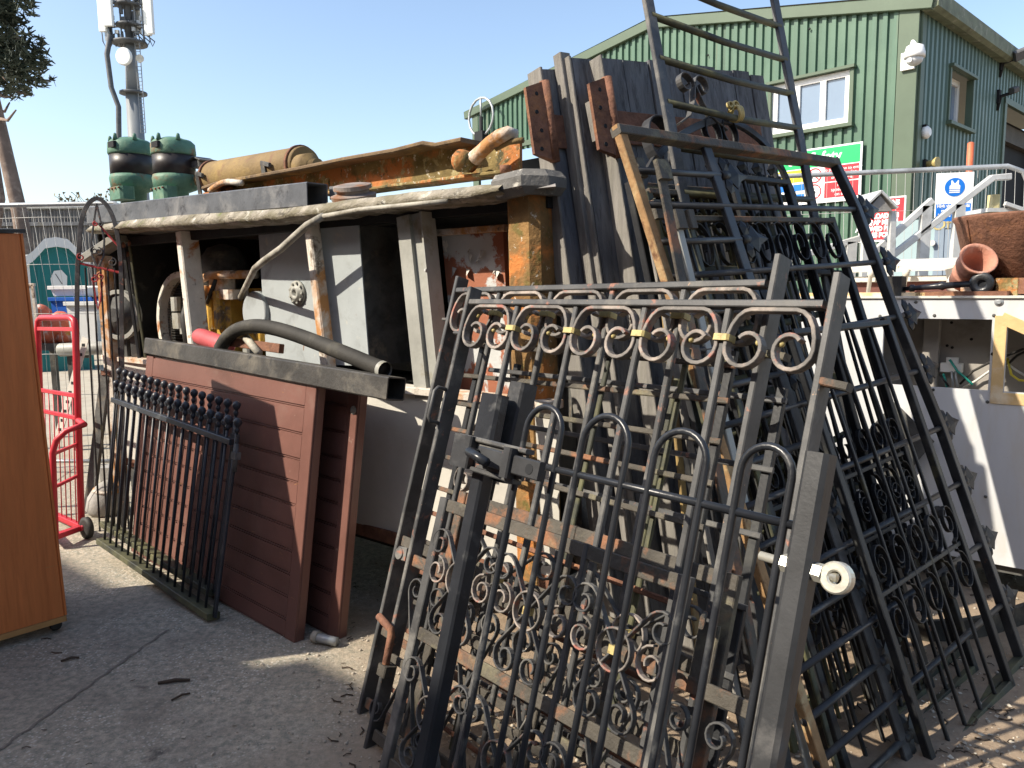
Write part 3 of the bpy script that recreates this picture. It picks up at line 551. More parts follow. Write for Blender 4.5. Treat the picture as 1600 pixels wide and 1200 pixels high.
# bent pipe hanging out of the bay
pp = [Lm(505, 338, .14), Lm(480, 352, .15), Lm(462, 368, .15), Lm(440, 388, .15), Lm(412, 408, .12), Lm(398, 420, .06), Lm(388, 440, -.08), Lm(375, 466, -.28)]
mb = MB(); mb.tube(pp, .019, 10); mb.build('bent_pipe', m_pipe, mach)
mb = MB(); mb.tube([Lm(505, 338, .14), Lm(560, 328, .13), Lm(640, 320, .12), Lm(700, 314, .12)], .012, 8); mb.build('edge_cable', m_pipe, mach)
# twin green air filters on the roof
def filt(x, c, nm):
    t = thing('air_filter', nm, 'air filter', FM.off(c, Lm(x, 305, c).x, 0), 'green air filters on the roof')
    s = lambda y: Lm(x, y, c).y; r = 31.5*FM.P(*Lm(x, 280, c)).y/F
    mb = MB(); mb.lathe((0, 0, 0), (0, 1, 0), [(s(318), r*.55), (s(301), r*.6), (s(296), r*.98), (s(280), r*1.03), (s(274), r*.98)], 28); mb.box((r*.45, s(306), r*.75), (r*1.3, s(294)-s(314), r*.7), .02)
    bs = mb.build('base', m_green, t)
    mb = MB()
    for k in range(4): mb.lathe((r*(-.1+.36*k), s(299), r*1.1), (0, 0, 1), [(0, .009), (.012, .008)], 6)
    mb.build('bolt', m_rust, bs, kind='stuff')
    mb = MB(); mb.lathe((0, 0, 0), (0, 1, 0), [(s(277), r*.97), (s(240), r*.97)], 28); mb.build('bowl', m_smoke, t)
    mb = MB(); mb.lathe((0, 0, 0), (0, 1, 0), [(s(243), r*.98), (s(240), r*1.03), (s(224), r*1.0), (s(219), r*.85), (s(217), r*.6), (s(214), r*.4), (s(214.5), r*.1)], 28)
    for k in (.2, 1.2, 2.3, 3.5): mb.lathe((r*.9*cos(k), s(222), r*.9*sin(k)), (0, 1, 0), [(0, .02), (s(213)-s(222), .014), (s(211)-s(222), .006)], 8)
    cp = mb.build('cap', m_green, t)
    mb = MB(); mb.boxp(-.02, r*.5, s(234), s(224.5), r*.86, r*1.012, .004); mb.boxp(-r*.98, -r*.7, s(234), s(224.5), r*.1, r*.55, .004); mb.build('intake_slot', M_black, cp)
filt(209, -.55, 'left green oil bath air filter with a smoked bowl, nearer the mast'); filt(275, -.62, 'right green oil bath air filter with a smoked bowl, beside the ochre tank')
# ochre silencer tank
ta, tb = Lm(314, 282, -.75), Lm(478, 258, -.75); ax = (tb-ta); Lt = ax.length; r = .128
tk = thing('silencer_tank', 'rusty ochre cylindrical silencer lying on the roof behind the black box steel', 'tank', FM)
mb = MB(); mb.lathe(ta, ax, [(0, .055), (.03, .078), (.16, .08), (.18, .115), (.2, r), (Lt-.02, r), (Lt, r*.96)], 28); mb.build('shell', m_tank, tk)
for k in (.2, Lt-.06): mb = MB(); mb.lathe(ta, ax, [(k, r+.012), (k+.025, r+.012)], 28); mb.build('band', m_rust, tk)
mb = MB(); mb.lathe(tb+V((.02, -.03, .06)), ax, [(0, .07), (.02, .09), (.12, .09), (.13, .05), (.2, .048)], 20); mb.build('outlet', m_tank, tk)
mb = MB(); p = ta+ax*.02+V((0, .09, 0)); mb.box(p+V((0, .03, 0)), (.14, .05, .12), .01); mb.sweep([p+V((-.1, .05, 0)), p+V((0, .085, 0)), p+V((.1, .05, 0))], MB.rect(.15, .01, .002), (0, 1, 0)); mb.build('rain_cap', m_gdark, tk)
for k in (.14, .78):
    mb = MB(); p = ta+ax*k; mb.bar(p+V((0, -.3, .1)), p+V((0, .02, r+.01)), .05, .012); mb.bar(p+V((-.03, .03, r)), p+V((.1, .0, r+.02)), .03, .02); mb.build('bracket', m_gdark, tk)
# rusty girder with a hook
ga, gb = Lm(360, 296, -.4), Lm(812, 243, -.4); gd = gb-ga
gi = thing('rusty_girder', 'flaking orange and green rusty steel girder lying along the housing roof', 'girder', FM)
tpx = [(340, 299), (365, 291), (490, 270), (560, 256), (640, 243), (685, 232), (705, 235), (745, 227), (812, 221)]; bpx = [(340, 304), (365, 303), (490, 303), (560, 302), (640, 291), (685, 286), (705, 283), (745, 278), (812, 270)]
TT = [Lm(x, y, -.42) for x, y in tpx]; BB = [Lm(x, y, -.42) for x, y in bpx]; n_ = len(TT); vs = TT+BB+[p-V((0, 0, .02)) for p in TT]+[p-V((0, 0, .02)) for p in BB]
mb = MB(); mb.add(vs, [(k, k+1, n_+k+1, n_+k) for k in range(n_-1)]+[(2*n_+k, 2*n_+k+1, 3*n_+k+1, 3*n_+k) for k in range(n_-1)]+[(n_-1, 2*n_-1, 4*n_-1, 3*n_-1)]); mb.build('web', m_orust, gi)
m_flg = mat('brown_rust_flange', (.15, .1, .055), .85, .4, 5, [((.26, .17, .07), 6, .52, .66), ((.07, .05, .03), 14, .58, .68)], .5, 40)
mb = MB(); mb.sweep([p+V((0, .012, .045)) for p in TT[:-1]], MB.rect(.15, .024, .006), (0, 1, 0)); mb.build('top_flange', m_flg, gi)
mb = MB(); mb.sweep([p+V((0, -.005, .05)) for p in BB], MB.rect(.12, .02, .006), (0, 1, 0)); mb.build('bottom_flange', m_orust, gi)
hk = [Lm(806, 213, -.36), Lm(795, 211, -.32), Lm(780, 217, -.3), Lm(765, 228, -.3), Lm(750, 242, -.3), Lm(740, 252, -.3)]
h_ = thing('lifting_shackle', 'thick mossy ochre lifting shackle curled over the girder end', 'shackle', FM)
mb = MB(); mb.tube([p+V((0, .01, 0)) for p in hk], .034, 10, sc=[.7, .95, 1, 1, 1, 1.1]); mb.build('bow', m_rpeel, h_)
mb = MB(); mb.lathe(Lm(736, 254, -.34), (0, 0, 1), [(0, .05), (.08, .055), (.1, .04), (.12, .015)], 14); mb.build('boss', m_orust, h_)
mb = MB(); mb.tube([Lm(775, 232, -.33), Lm(795, 222, -.33), Lm(817, 219, -.33)], .014); mb.build('pin', m_tank, h_)
rp = thing('frayed_rope', 'short frayed rope end lying on the roof in front of the ochre tank', 'rope', FM)
mb = MB(); pts = [Lm(x, y, -.3) for x, y in ((328, 298), (336, 292), (346, 286), (356, 284), (366, 285), (378, 286))]; mb.tube(pts, .02, 7); mb.build('strands', m_rpeel, rp)
# black box section on the roof, pulley
def hollow(t, A, B, w, h, m, zax=(0, 1, 0), wall=.006):
    mb = MB(); sec = MB.rect(w, h, .006); ins = MB.rect(w-2*wall, h-2*wall, .004)
    mb.sweep([A, B], sec, zax, caps=False); mb.sweep([B, A], ins, zax, caps=False)
    n = len(sec)
    d = (B-A).normalized(); e = V(zax)-d*V(zax).dot(d); e.normalize(); wv = e.cross(d)
    for P in (A, B): mb.add([P+wv*x+e*y for x, y in sec]+[P+wv*x+e*y for x, y in ins], [(k, (k+1) % n, n+(k+1) % n, n+k) for k in range(n)])
    return mb.build('section', m, t)
bs = thing('steel_box_section', 'long blue black box section beam lying on the housing roof', 'steel beam', FM)
A, B = Lm(150, 338, -.1), Lm(496, 305, -.1); A.y += .0; hollow(bs, A, B, .14, (Lm(480, 284, -.03)-Lm(480, 323, -.03)).y, m_blu)
cb = MB(); cb.box(Lm(537, 302, -.25), (.12, .07, .12), .01); tt = thing('small_steel_offcut', 'small grey steel offcut on the roof beside the open box section end', 'offcut', FM); cb.build('block', m_blu, tt)
pu = thing('pulley_wheel', 'rusty grooved pulley wheel lying on its side on the roof edge', 'pulley', FM)
c = Lm(552, 303, -.1); mb = MB(); mb.lathe(c, (.12, 1, .25), [(-.045, .06), (-.03, .115), (-.005, .12), (.005, .085), (.02, .085), (.025, .1), (.045, .098), (.05, .07), (.051, .03)], 36, False); mb.build('wheel', mat('rust_grey_pulley', (.22, .19, .17), .8, .3, 9, [((.22, .11, .06), 8, .48, .6)], .3, 40), pu)
mb = MB(); mb.boxp(c.x-.1, c.x+.15, c.y-.07, c.y-.045, -.16, .0); mb.build('plate', m_gch, pu)
# ================================================================ GATES
def dscroll(p, q, r, s0=1, s1=1, turn=430, inner=.3):
    """straight bar from p to q that curls into a spiral at both ends"""
    p = V((p[0], p[1], 0)); q = V((q[0], q[1], 0)); d = (q-p).normalized(); th = math.degrees(atan2(d.y, d.x))
    def curl(P, th, s):
        c = P + V((cos(radians(th+90*s)), sin(radians(th+90*s)), 0))*r; out = []
        for k in range(20):
            a = th-90*s+s*turn*k/19; rr = r*(1-(1-inner)*k/19); out.append(c+V((rr*cos(radians(a)), rr*sin(radians(a)), 0)))
        return out
    return [v for v in curl(p, th+180, -s0)[::-1]] + curl(q, th, s1)
def part(t, name, m, fn, c=0.0, label=None):
    mb = MB(); fn(mb); o = mb.build(name, m, t, label)
    if c: o.location.z = c
    return o
def spear(t, p, d, L_, m, w=.05):
    """cast leaf railing head: collar, two side leaves and a point"""
    p = V(p); d = V(d).normalized(); s = V((0, 0, 1)).cross(d); mb = MB()
    def leaf(pts):
        A = [p+d*x+s*y+V((0, 0, h)) for x, y, h in pts]; B = [p+d*x+s*y-V((0, 0, h)) for x, y, h in pts]
        n = len(A); c1 = sum(A, V())/n+V((0, 0, .012)); c2 = sum(B, V())/n-V((0, 0, .012))
        mb.add(A+B+[c1, c2], [(k, (k+1) % n, 2*n) for k in range(n)]+[(n+(k+1) % n, n+k, 2*n+1) for k in range(n)]+[(k, n+k, n+(k+1) % n, (k+1) % n) for k in range(n)])
    k = L_
    leaf([(.2*k, -.1*k, .004), (.45*k, -.32*k, .002), (.62*k, -.14*k, .003), (k, 0, .001), (.62*k, .14*k, .003), (.45*k, .32*k, .002), (.2*k, .1*k, .004)])
    for sg in (1, -1):
        leaf([(.06*k, sg*.08*k, .003), (.0, sg*.3*k, .003), (.1*k, sg*.44*k, .002), (.26*k, sg*.38*k, .003), (.22*k, sg*.22*k, .003), (.3*k, sg*.1*k, .003)])
    mb.lathe(p-d*.01, d, [(0, .014), (.02, .02), (.05, .014), (.28*k, .012)], 8)
    return mb.build('spearhead', m, t)
# ---------------------------------------------------------------- scroll topped gates
GBx = math.degrees(atan2(-.75, .66))
FB1 = Frame((-.54, 2.63, 0), GBx, 17.6)
FB2 = Frame((-.61, 2.855, 0), math.degrees(atan2(-.766, .643)), 17.4, .4)
def scroll_gate(fr, label, W_, H_, seed, front):
    t = thing('scroll_top_gate', label, 'gate', fr, 'pair of scroll topped gates'); random.seed(seed)
    for a in (0.0, W_): part(t, 'stile', m_blk2, lambda mb: (mb.bar((a, -.02 if front else .0, -.012), (a, H_+(.07 if a else .05), -.012), .019, .06)))
    part(t, 'top_rail', m_blk2, lambda mb: mb.bar((.02, H_-.01, .0), (W_-.02, H_-.01, 0), .02, .04))
    n = 5; sp = W_/n; br = H_-.1
    for k in range(1, n): part(t, 'bar', m_blk2, lambda mb: mb.bar((k*sp, .68, 0), (k*sp+random.uniform(-.004, .004), H_-.02, 0), .02, .02, bend=random.uniform(-.004, .004)))
    for k in range(n):
        x0 = k*sp+(.024 if k == 0 else .014); x1 = (k+1)*sp-(.024 if k == n-1 else .014)
        part(t, 'scroll', m_scr, lambda mb: mb.rib(cscroll(x0, x1, H_-.026, .061, .1), .011, .03), .003)
        for sx in (x0+.062, x1-.062): part(t, 'scroll_tip', m_gold, lambda mb: mb.ball((sx+(.03 if sx < (x0+x1)/2 else -.03), H_-.113, .003), .009, 8))
    for k in range(1, n): part(t, 'collar', m_gold, lambda mb: mb.box((k*sp, br-.005, .002), (.05, .018, .044), .006))
    for b, w in ((.69, .042), (.33, .03), (.05, .04)): part(t, 'rail', m_rail, lambda mb: mb.bar((.02, b, 0), (W_-.02, b, 0), w, .014))
    for k in range(n):
        x0, x1 = k*sp, (k+1)*sp; m = (x0+x1)/2
        for s_ in ((1, -1) if front else ()):
            part(t, 'scroll', m_blk2, lambda mb: mb.rib(dscroll((m-s_*.1, .12), (m+s_*.1, .58), .045, s_, s_), .006, .018), .004)
        if front: part(t, 'collar', m_rail, lambda mb: mb.box((m, .35, .004), (.03, .02, .03), .005))
    for k in range(1, n): part(t, 'bar', m_blk2, lambda mb: mb.bar((k*sp, .05, 0), (k*sp, .67, 0), .018, .018))
    part(t, 'hinge_stub', m_rail, lambda mb: mb.bar((W_, H_-.2, 0), (W_+.075, H_-.21, 0), .02, .035))
    part(t, 'hinge_stub', m_blk2, lambda mb: mb.bar((-.055, H_-.13, -.01), (0, H_-.13, -.01), .012, .03))
    return t
gb1 = scroll_gate(FB1, 'front black gate with a row of rusty scrolls and gold collars under its top rail', 1.435, 1.69, 31, True)
gb2 = scroll_gate(FB2, 'matching scroll topped gate leaning directly behind the front one, top rail slightly higher', 1.45, 1.735, 32, False)
part(gb1, 'handle', m_blk2, lambda mb: mb.tube([(.0, 1.335, .02), (-.002, 1.335, .055), (-.004, 1.32, .065), (-.004, 1.22, .065), (-.002, 1.205, .055), (0, 1.205, .02)], .008))
part(gb1, 'lug', m_blk2, lambda mb: (mb.bar((-.02, .70, .01), (-.075, .695, .01), .05, .008), mb.lathe((-.06, .695, .004), (0, 0, 1), [(0, .022), (.016, .022)], 14)))
part(gb1, 'drop_bolt', m_rust, lambda mb: mb.tube([(.06, .28, .05), (.05, .42, .05), (.04, .44, .05), (-.05, .46, .05)], .014))
part(gb1, 'bolt_guide', m_rail, lambda mb: mb.box((.062, .3, .045), (.05, .04, .05)))
part(gb1, 'latch_plate', m_rail, lambda mb: (mb.box((1.27, .78, .0), (.06, .14, .012)), mb.bar((1.25, .86, .0), (1.3, .86, .09), .012, .03, z=(0, 1, 0))))
# ---------------------------------------------------------------- flat railed gates behind them
def rung_gate(fr, label, W_, H_, n, seed):
    t = thing('flat_rail_gate', label, 'gate', fr, 'flat railed gates behind the scroll gates'); random.seed(seed)
    for a in (.12, W_): part(t, 'stile', m_dark, lambda mb: mb.bar((a, 0, -.02), (a, H_, -.02), .03, .02))
    for k in range(n):
        b = .1+(H_-.14)*k/(n-1); part(t, 'rail', (m_rust if b < .95 and k % 2 == 0 else m_rail) if seed % 2 else m_blk2, lambda mb: mb.bar((-.03, b+random.uniform(-.01, .01), 0), (W_+.03, b+random.uniform(-.01, .01), 0), .018, .01))
    for k in range(6 if seed == 41 else 0):
        b = .3+.17*k; part(t, 'scroll', m_scr, lambda mb: mb.rib(spiral(.2+.02*(k % 2), b, .058, .014, 90, 90+520, 22), .006, .03), -.01)
    for a in ((.45, .8, 1.12) if seed == 41 else (.9,)): part(t, 'bar', m_moss, lambda mb: mb.bar((a, 0, -.02), (a+.02, H_, -.02), .02, .012))
    return t
rung_gate(FB2.off(-.1, -.02), 'rusty gate of thin horizontal flat rails seen between the bars of the scroll gates', 1.3, 1.56, 13, 41)
rung_gate(FB2.off(-.2, .1, -.02), 'darker gate of thin horizontal rails, hindmost behind the scroll gates', 1.3, 1.5, 8, 42)
# ---------------------------------------------------------------- low scroll panel gate between the hooped and scroll gates
FGp = FB1.off(.09); q = FGp.L(695, 787)
def scroll_panel_gate(fr, label, a0, W_, H_, seed, m1):
    t = thing('scroll_panel_gate', label, 'gate', fr, 'low scrollwork gates'); random.seed(seed)
    for a in (a0, a0+W_): part(t, 'stile', m1, lambda mb: mb.bar((a, .0, 0), (a, H_, 0), .04, .025))
    for b in (H_-.022, H_*.52, .06): part(t, 'rail', m_rail, lambda mb: mb.bar((a0+.02, b, 0), (a0+W_-.02, b, 0), .042, .012))
    n = 3 if seed == 51 else 2; sp = W_/n
    for k in range(n):
        x0 = a0+k*sp; m = x0+sp/2
        for bb in ((.1, H_*.56) if seed == 51 else (H_*.56,)):
            h = H_*.38
            for s_ in (1, -1):
                part(t, 'scroll', m_blk2, lambda mb: mb.rib(dscroll((m-s_*sp*.28, bb+.06), (m+s_*sp*.28, bb+h-.06), .05, -s_, -s_), .006, .02), .004)
            part(t, 'ring', m_scr, lambda mb: mb.rib([(m+.055*cos(i*pi/14), bb+h/2+.055*sin(i*pi/14), 0) for i in range(28)], .006, .022, closed=True), .006)
            part(t, 'collar', m_gold if bb > .2 else m_rail, lambda mb: mb.box((m, bb+h/2, .006), (.028, .022, .03), .005))
            for s_ in ((1, -1) if bb > .2 and seed == 51 else ()): part(t, 'scroll', m_scr, lambda mb: mb.rib(spiral(m+s_*sp*.36, bb+h*.5, .05, .016, 90, 90+s_*470, 20), .006, .02), .004)
        if k: part(t, 'bar', m1, lambda mb: mb.bar((x0, .06, 0), (x0, H_, 0), .018, .018))
    return t
scroll_panel_gate(FGp, 'low gate with flaking grey frame and curled diagonal scrolls behind the hooped gate', q.x, 1.0, q.y+.02, 51, m_blk2)
scroll_panel_gate(FB1.off(-.05), 'low rust streaked scrollwork gate lodged between the two scroll topped gates', .16, 1.12, .98, 52, m_rail)
# ---------------------------------------------------------------- hooped gate in front
FA = Frame((-.35, 1.8, 0), GBx, 16)
ga_ = thing('hooped_gate', 'black hoop topped garden gate with heavy posts and a sliding latch, nearest the viewer', 'gate', FA)
HB = 1.268; PWid = .046
part(ga_, 'post', m_glos, lambda mb: mb.bar((.03, -.06, 0), (.03, 1.235, 0), PWid, PWid, ch=.006))
part(ga_, 'post', m_blk, lambda mb: mb.bar((.93, -.03, 0), (.93, 1.405, 0), PWid, PWid, ch=.008))
part(ga_, 'post', m_blk, lambda mb: mb.bar((.055, 1.2, -.055), (.06, 1.47, -.055), .055, .06, ch=.006))
part(ga_, 'lock_case', m_glos, lambda mb: mb.box((.028, 1.355, .01), (.082, .14, .04), .008))
part(ga_, 'top_rail', m_glos, lambda mb: mb.tube([(.06, HB, .0), (.91, HB, 0)], .0085, 10))
part(ga_, 'bottom_rail', m_glos, lambda mb: mb.bar((.06, .06, 0), (.91, .06, 0), .04, .012))
legs = [FA.L(*p).x for p in ((815, 715), (869, 728), (903, 738), (973, 755), (1014, 766), (1095, 786), (1148, 797), (1247, 822))]
legs[-1] = .885; tops = [FA.L(842, 630).y, FA.L(945, 645).y, FA.L(1062, 668).y, FA.L(1208, 693).y]
for k in range(4):
    a0, a1 = legs[2*k], legs[2*k+1]; r = (a1-a0)/2; m = (a0+a1)/2; tp = tops[k]-.006
    part(ga_, 'hoop', m_glos, lambda mb: mb.tube([(a0, .06, .004), (a0, .6, .004), (a0, tp-r, .004)]+[(m-r*cos(i*pi/12), tp-r+r*sin(i*pi/12), .004) for i in range(1, 12)]+[(a1, tp-r, .004), (a1, .6, .004), (a1, .06, .004)], .0078, 10))
P0 = FA.L(742, 722); P1 = FA.L(868, 752)
lt = part(ga_, 'latch_plate', m_blk2, lambda mb: (mb.bar(V((-.03, 1.262, .04)), V((.225, 1.257, .04)), .07, .01), mb.bar((-.03, 1.3, .043), (.235, 1.296, .043), .012, .03), mb.bar((.04, 1.222, .043), (.21, 1.218, .043), .012, .03)))
part(lt, 'slide_bar', m_blk, lambda mb: mb.bar((.07, 1.262, .058), (.3, 1.257, .058), .046, .02))
part(lt, 'guide', m_blk, lambda mb: mb.box((.19, 1.26, .062), (.03, .075, .035)))
part(lt, 'guide', m_blk, lambda mb: mb.box((.0, 1.262, .055), (.075, .085, .03)))
part(lt, 'knob', m_glos, lambda mb: mb.tube([(.07, 1.265, .065), (.075, 1.266, .1), (.15, 1.25, .1)], .012))
part(lt, 'bolt_hole', M_black, lambda mb: mb.lathe((.268, 1.257, .0662), (0, 0, 1), [(0, .013), (.003, .013)], 14))
m_zinc = mat('zinc_plated', (.6, .58, .5), .35, .15, 20, [((.4, .33, .2), 14, .55, .7)], .1, 60, metal=.6)
BP0, BP1 = FA.L(1188, 868), FA.L(1308, 903); bd_ = (BP1-BP0).normalized()
eb = part(ga_, 'eye_bolt', m_zinc, lambda mb: mb.tube([BP0, BP1], .0085, 10))
part(eb, 'nut', m_zinc, lambda mb: mb.lathe(BP0+bd_*((.894-BP0.x)/bd_.x), bd_, [(0, .017), (.016, .017)], 6, False)); part(eb, 'nut', m_zinc, lambda mb: mb.lathe(BP0+bd_*((.954-BP0.x)/bd_.x), bd_, [(0, .017), (.016, .017)], 6, False))
def eye(mb):
    c = BP1.copy(); n = 24
    mb.sweep([c+V((.0195*cos(2*pi*k/n), .0195*sin(2*pi*k/n), 0)) for k in range(n)], MB.rect(.017, .022, .003), (0, 0, 1), closed=True)
part(eb, 'eye', m_zinc, eye)
# ---------------------------------------------------------------- gates stacked against the end of the housing
C0 = V((2.21, 3.2, 0)); CB = V((-sin(radians(39)), cos(radians(39)), 0))
FC1 = Frame(C0, 39, 20, 3); c1 = thing('railing_gate', 'large black railing gate stood on end with leaf spearheads pointing right', 'gate', FC1)
TL, LB = FC1.L(968, 205), FC1.L(1286, 1200); TR = FC1.L(1303, 255); aL_ = (TL.x+LB.x)/2; aM = -1.075; HT = (TL.y+TR.y)/2
part(c1, 'stile', m_blk, lambda mb: mb.sweep([(0.03, -.02, 0), FC1.L(1470, 668), FC1.L(1400, 495), FC1.L(1338, 327), TR+V((0, .02, 0))], MB.rect(.04, .04, .003), (0, 0, 1)))
part(c1, 'stile', mat('ochre_rust_stile', (.28, .165, .075), .85, .35, 10, [((.4, .3, .16), 9, .52, .66), ((.14, .07, .035), 14, .58, .68)], .4, 60), lambda mb: mb.bar((LB.x, -.03, 0), (TL.x, TL.y+.02, 0), .04, .03), label='ochre rusted stile')
part(c1, 'stile', m_blk, lambda mb: mb.bar((aM, 0, 0), (aM-.03, HT, 0), .05, .02))
part(c1, 'end_rail', m_rail, lambda mb: mb.bar(TL-V((.02, 0, 0)), TR+V((.02, 0, 0)), .035, .045))
part(c1, 'end_rail', m_moss, lambda mb: mb.bar((LB.x, 0, 0), (.04, 0, 0), .04, .045))
bz = [FC1.L(*p).y for p in ((1570, 940), (1540, 845), (1505, 752), (1470, 668), (1433, 580), (1400, 495), (1365, 410), (1338, 327))]
for k, b in enumerate(bz):
    part(c1, 'bar', m_blk, lambda mb: mb.tube([(aL_-.01, b+.006, 0), (-.4, b, 0), (.03-.03*(k > 5)-.04*(k > 6), b, 0)], .0125, 10))
    spear(c1, (.06-.03*(k > 5)-.04*(k > 6), b, 0), (1, .0, 0), .175, m_dark)
for k, b in enumerate([(bz[i]+bz[i+1])/2 for i in range(7)]+[2.27, .115]):
    part(c1, 'dog_bar', m_blk, lambda mb: mb.tube([(aL_-.01, b, 0), (aM, b, 0)], .0125, 10)); spear(c1, (aM+.02, b, .0), (1, 0, 0), .175, m_dark)
# tall tube gate behind
def back(k): return C0 + CB*k
FC2 = Frame(back(.22), 39, 17, 3); c2 = thing('tube_gate', 'tall gate of mossy round bars rising highest, with a twisted ring on one bar', 'gate', FC2)
sl = [FC2.L(1012, 0), FC2.L(1048, 200)]; sr = [FC2.L(1210, 0), FC2.L(1256, 250)]
def along(P, b): d = P[0]-P[1]; return P[1]+d*((b-P[1].y)/d.y)
TOP = sl[0].y+.35
part(c2, 'stile', m_gch if False else m_blk2, lambda mb: mb.bar(along(sl, .0), along(sl, TOP), .055, .02)); part(c2, 'stile', m_blk2, lambda mb: mb.bar(along(sr, 0), along(sr, TOP), .055, .02))
prs = [((1022, 25), (1220, 92)), ((1032, 96), (1232, 147)), ((1045, 160), (1242, 200))]
bl_ = [(FC2.L(*p).y, FC2.L(*q).y) for p, q in prs]; st = (bl_[0][0]-bl_[2][0])/2, (bl_[0][1]-bl_[2][1])/2
for k in range(-2, 13):
    b0, b1 = bl_[0][0]-st[0]*k, bl_[0][1]-st[1]*k
    if b0 < .05: break
    part(c2, 'bar', m_moss, lambda mb: mb.tube([along(sl, b0), along(sl, b0).lerp(along(sr, b1), .5)-V((0, .012, 0)), along(sr, b1)], .0145, 10))
p = FC2.L(1150, 178)
def knot(mb):
    for k in range(3): mb.tube([p+V((.012*k-.012+.004*sin(i), .03*cos(i*pi/9), .03*sin(i*pi/9))) for i in range(18)], .007, 6, closed=True)
    mb.rib(xf(spiral(0, 0, .022, .006, -90, 380), p.x-.03, p.y+.035), .006, .016); mb.rib(xf(spiral(0, 0, .025, .006, -60, 420), p.x+.012, p.y+.038, 20), .006, .016)
part(c2, 'twisted_ring', m_gold, knot)
# arch topped gate
FC3 = Frame(back(.34), 39, 15.5, 2); c3 = thing('arched_gate', 'black arch topped gate with a heart of two scrolls at its crown', 'gate', FC3)
arch = [FC3.L(*p) for p in ((1003, 290), (1018, 255), (1042, 227), (1072, 205), (1108, 189), (1140, 188), (1170, 203), (1198, 227), (1220, 260), (1237, 300))]
for _ in range(2):
    nw = [arch[0]]
    for a, b in zip(arch, arch[1:]): nw += [a.lerp(b, .25), a.lerp(b, .75)]
    arch = nw+[arch[-1]]
part(c3, 'arch', m_blk, lambda mb: mb.rib(arch, .03, .02))
e0_, e1_ = arch[0], arch[-1]
part(c3, 'stile', m_blk, lambda mb: mb.bar((e0_.x-.01, 0, 0), e0_, .03, .025)); part(c3, 'stile', m_blk, lambda mb: mb.bar((e1_.x+.03, 0, 0), e1_, .03, .025))
cx_ = FC3.L(1093, 178)
for s_ in (1, -1):
    part(c3, 'crown_scroll', m_blk2, lambda mb: mb.rib([cx_+V((s_*x, y, 0)) for x, y in ((.16, -.06), (.08, -.02), (.035, .04), (.01, .1))]+xf(spiral(.055, .125, .052, .02, 190, -190, 20), cx_.x, cx_.y, 0, 1, s_ < 0), .007, .03))
q = FC3.L(1030, 222); part(c3, 'ring', m_blk, lambda mb: mb.rib([q+V((.075*cos(i*pi/14), .1*sin(i*pi/14), 0)) for i in range(28)], .008, .045, closed=True))
for x in (1112, 1138): q2 = FC3.L(x, 207); part(c3, 'ring', m_dark, lambda mb: mb.rib([q2+V((.05*cos(i*pi/12), .065*sin(i*pi/12), 0)) for i in range(24)], .007, .03, closed=True))
for x, y in ((1105, 234), (1130, 235), (1154, 236), (1177, 240), (1201, 243)):
    q3 = FC3.L(x, y); part(c3, 'bar', m_dark, lambda mb: mb.bar((q3.x+.02, .05, 0), (q3.x, q3.y-.1, 0), .016, .016)); spear(c3, (q3.x, q3.y-.13, 0), (0, 1, 0), .13, m_dark)
for b in (q3.y-.2, 1.3, .8, .1): part(c3, 'rail', m_moss, lambda mb: mb.bar((e0_.x, b, 0), (e1_.x+.01, b, 0), .03, .012))
for k in range(6): q4 = e0_.x+.1+.12*k; part(c3, 'scroll', m_dark, lambda mb: mb.rib(dscroll((q4, 1.36), (q4+.02, 1.62), .045, 1, -1), .006, .02))
# scroll panelled bar gate (front of the stack, behind the railing gate)
def bar_gate(fr, label, tl, tr, nb, rows, seed, m, top_sc=True, group='black bar gates in the stack'):
    t = thing('bar_gate', label, 'gate', fr, group); random.seed(seed); A, B = fr.L(*tl), fr.L(*tr); h = (A.y+B.y)/2
    part(t, 'top_rail', m_rail if top_sc else m, lambda mb: mb.bar(A, B, .022, .035))
    part(t, 'bottom_rail', m_moss, lambda mb: mb.bar((A.x+.03, .02, 0), (B.x+.03, .02, 0), .03, .03))
    for x in (A.x, B.x): part(t, 'stile', m, lambda mb: mb.bar((x+.03, 0, 0), (x, h+.01, 0), .035, .03))
    sp = (B.x-A.x)/nb
    for k in range(1, nb): x = A.x+sp*k; part(t, 'bar', m, lambda mb: mb.bar((x+.03, .02, 0), (x+random.uniform(-.01, .01), h, 0), .014, .014, bend=random.uniform(-.01, .01)))
    if top_sc:
        for k in range(nb):
            x = A.x+sp*(k+.5); part(t, 'scroll', m, lambda mb: mb.rib([V((x-sp*.45, h-.02, .01))]+xf(spiral(0, 0, sp*.5, sp*.12, 120, -400, 22, 1.5), x, h-.11), .005, .018), .008)
    for b in rows:
        part(t, 'rail', m, lambda mb: mb.bar((A.x+.02, b, 0), (B.x+.02, b, 0), .02, .012))
        for k in range(nb):
            x = A.x+sp*(k+.5)+.02
            for s_ in (1, -1): part(t, 'scroll', m, lambda mb: mb.rib([V((x, b+s_*.01, 0))]+xf(spiral(0, 0, sp*.42, sp*.1, -90*s_, (-90+520)*s_, 20, 1.35), x, b+s_*.105), .005, .018), .006)
    return t
FC4 = Frame(back(.1), 39, 18.5, 3)
bar_gate(FC4, 'black bar gate with scrolls under a rusty top rail and mid height scroll bands', (1064, 343), (1299, 346), 8, (.98, .72), 61, m_dark)
FC5 = Frame(back(.16), 39, 17.5, 2)
bar_gate(FC5, 'plain black bar gate with its square corner showing above the scroll banded gate', (1140, 277), (1229, 287), 5, (.5,), 62, m_dark, False)
bar_gate(Frame(back(.28), 39, 16, 3.5), 'mossy dark bar gate deep in the stack behind the plain bar gate', (1010, 300), (1190, 312), 7, (1.1, .85), 63, m_moss)
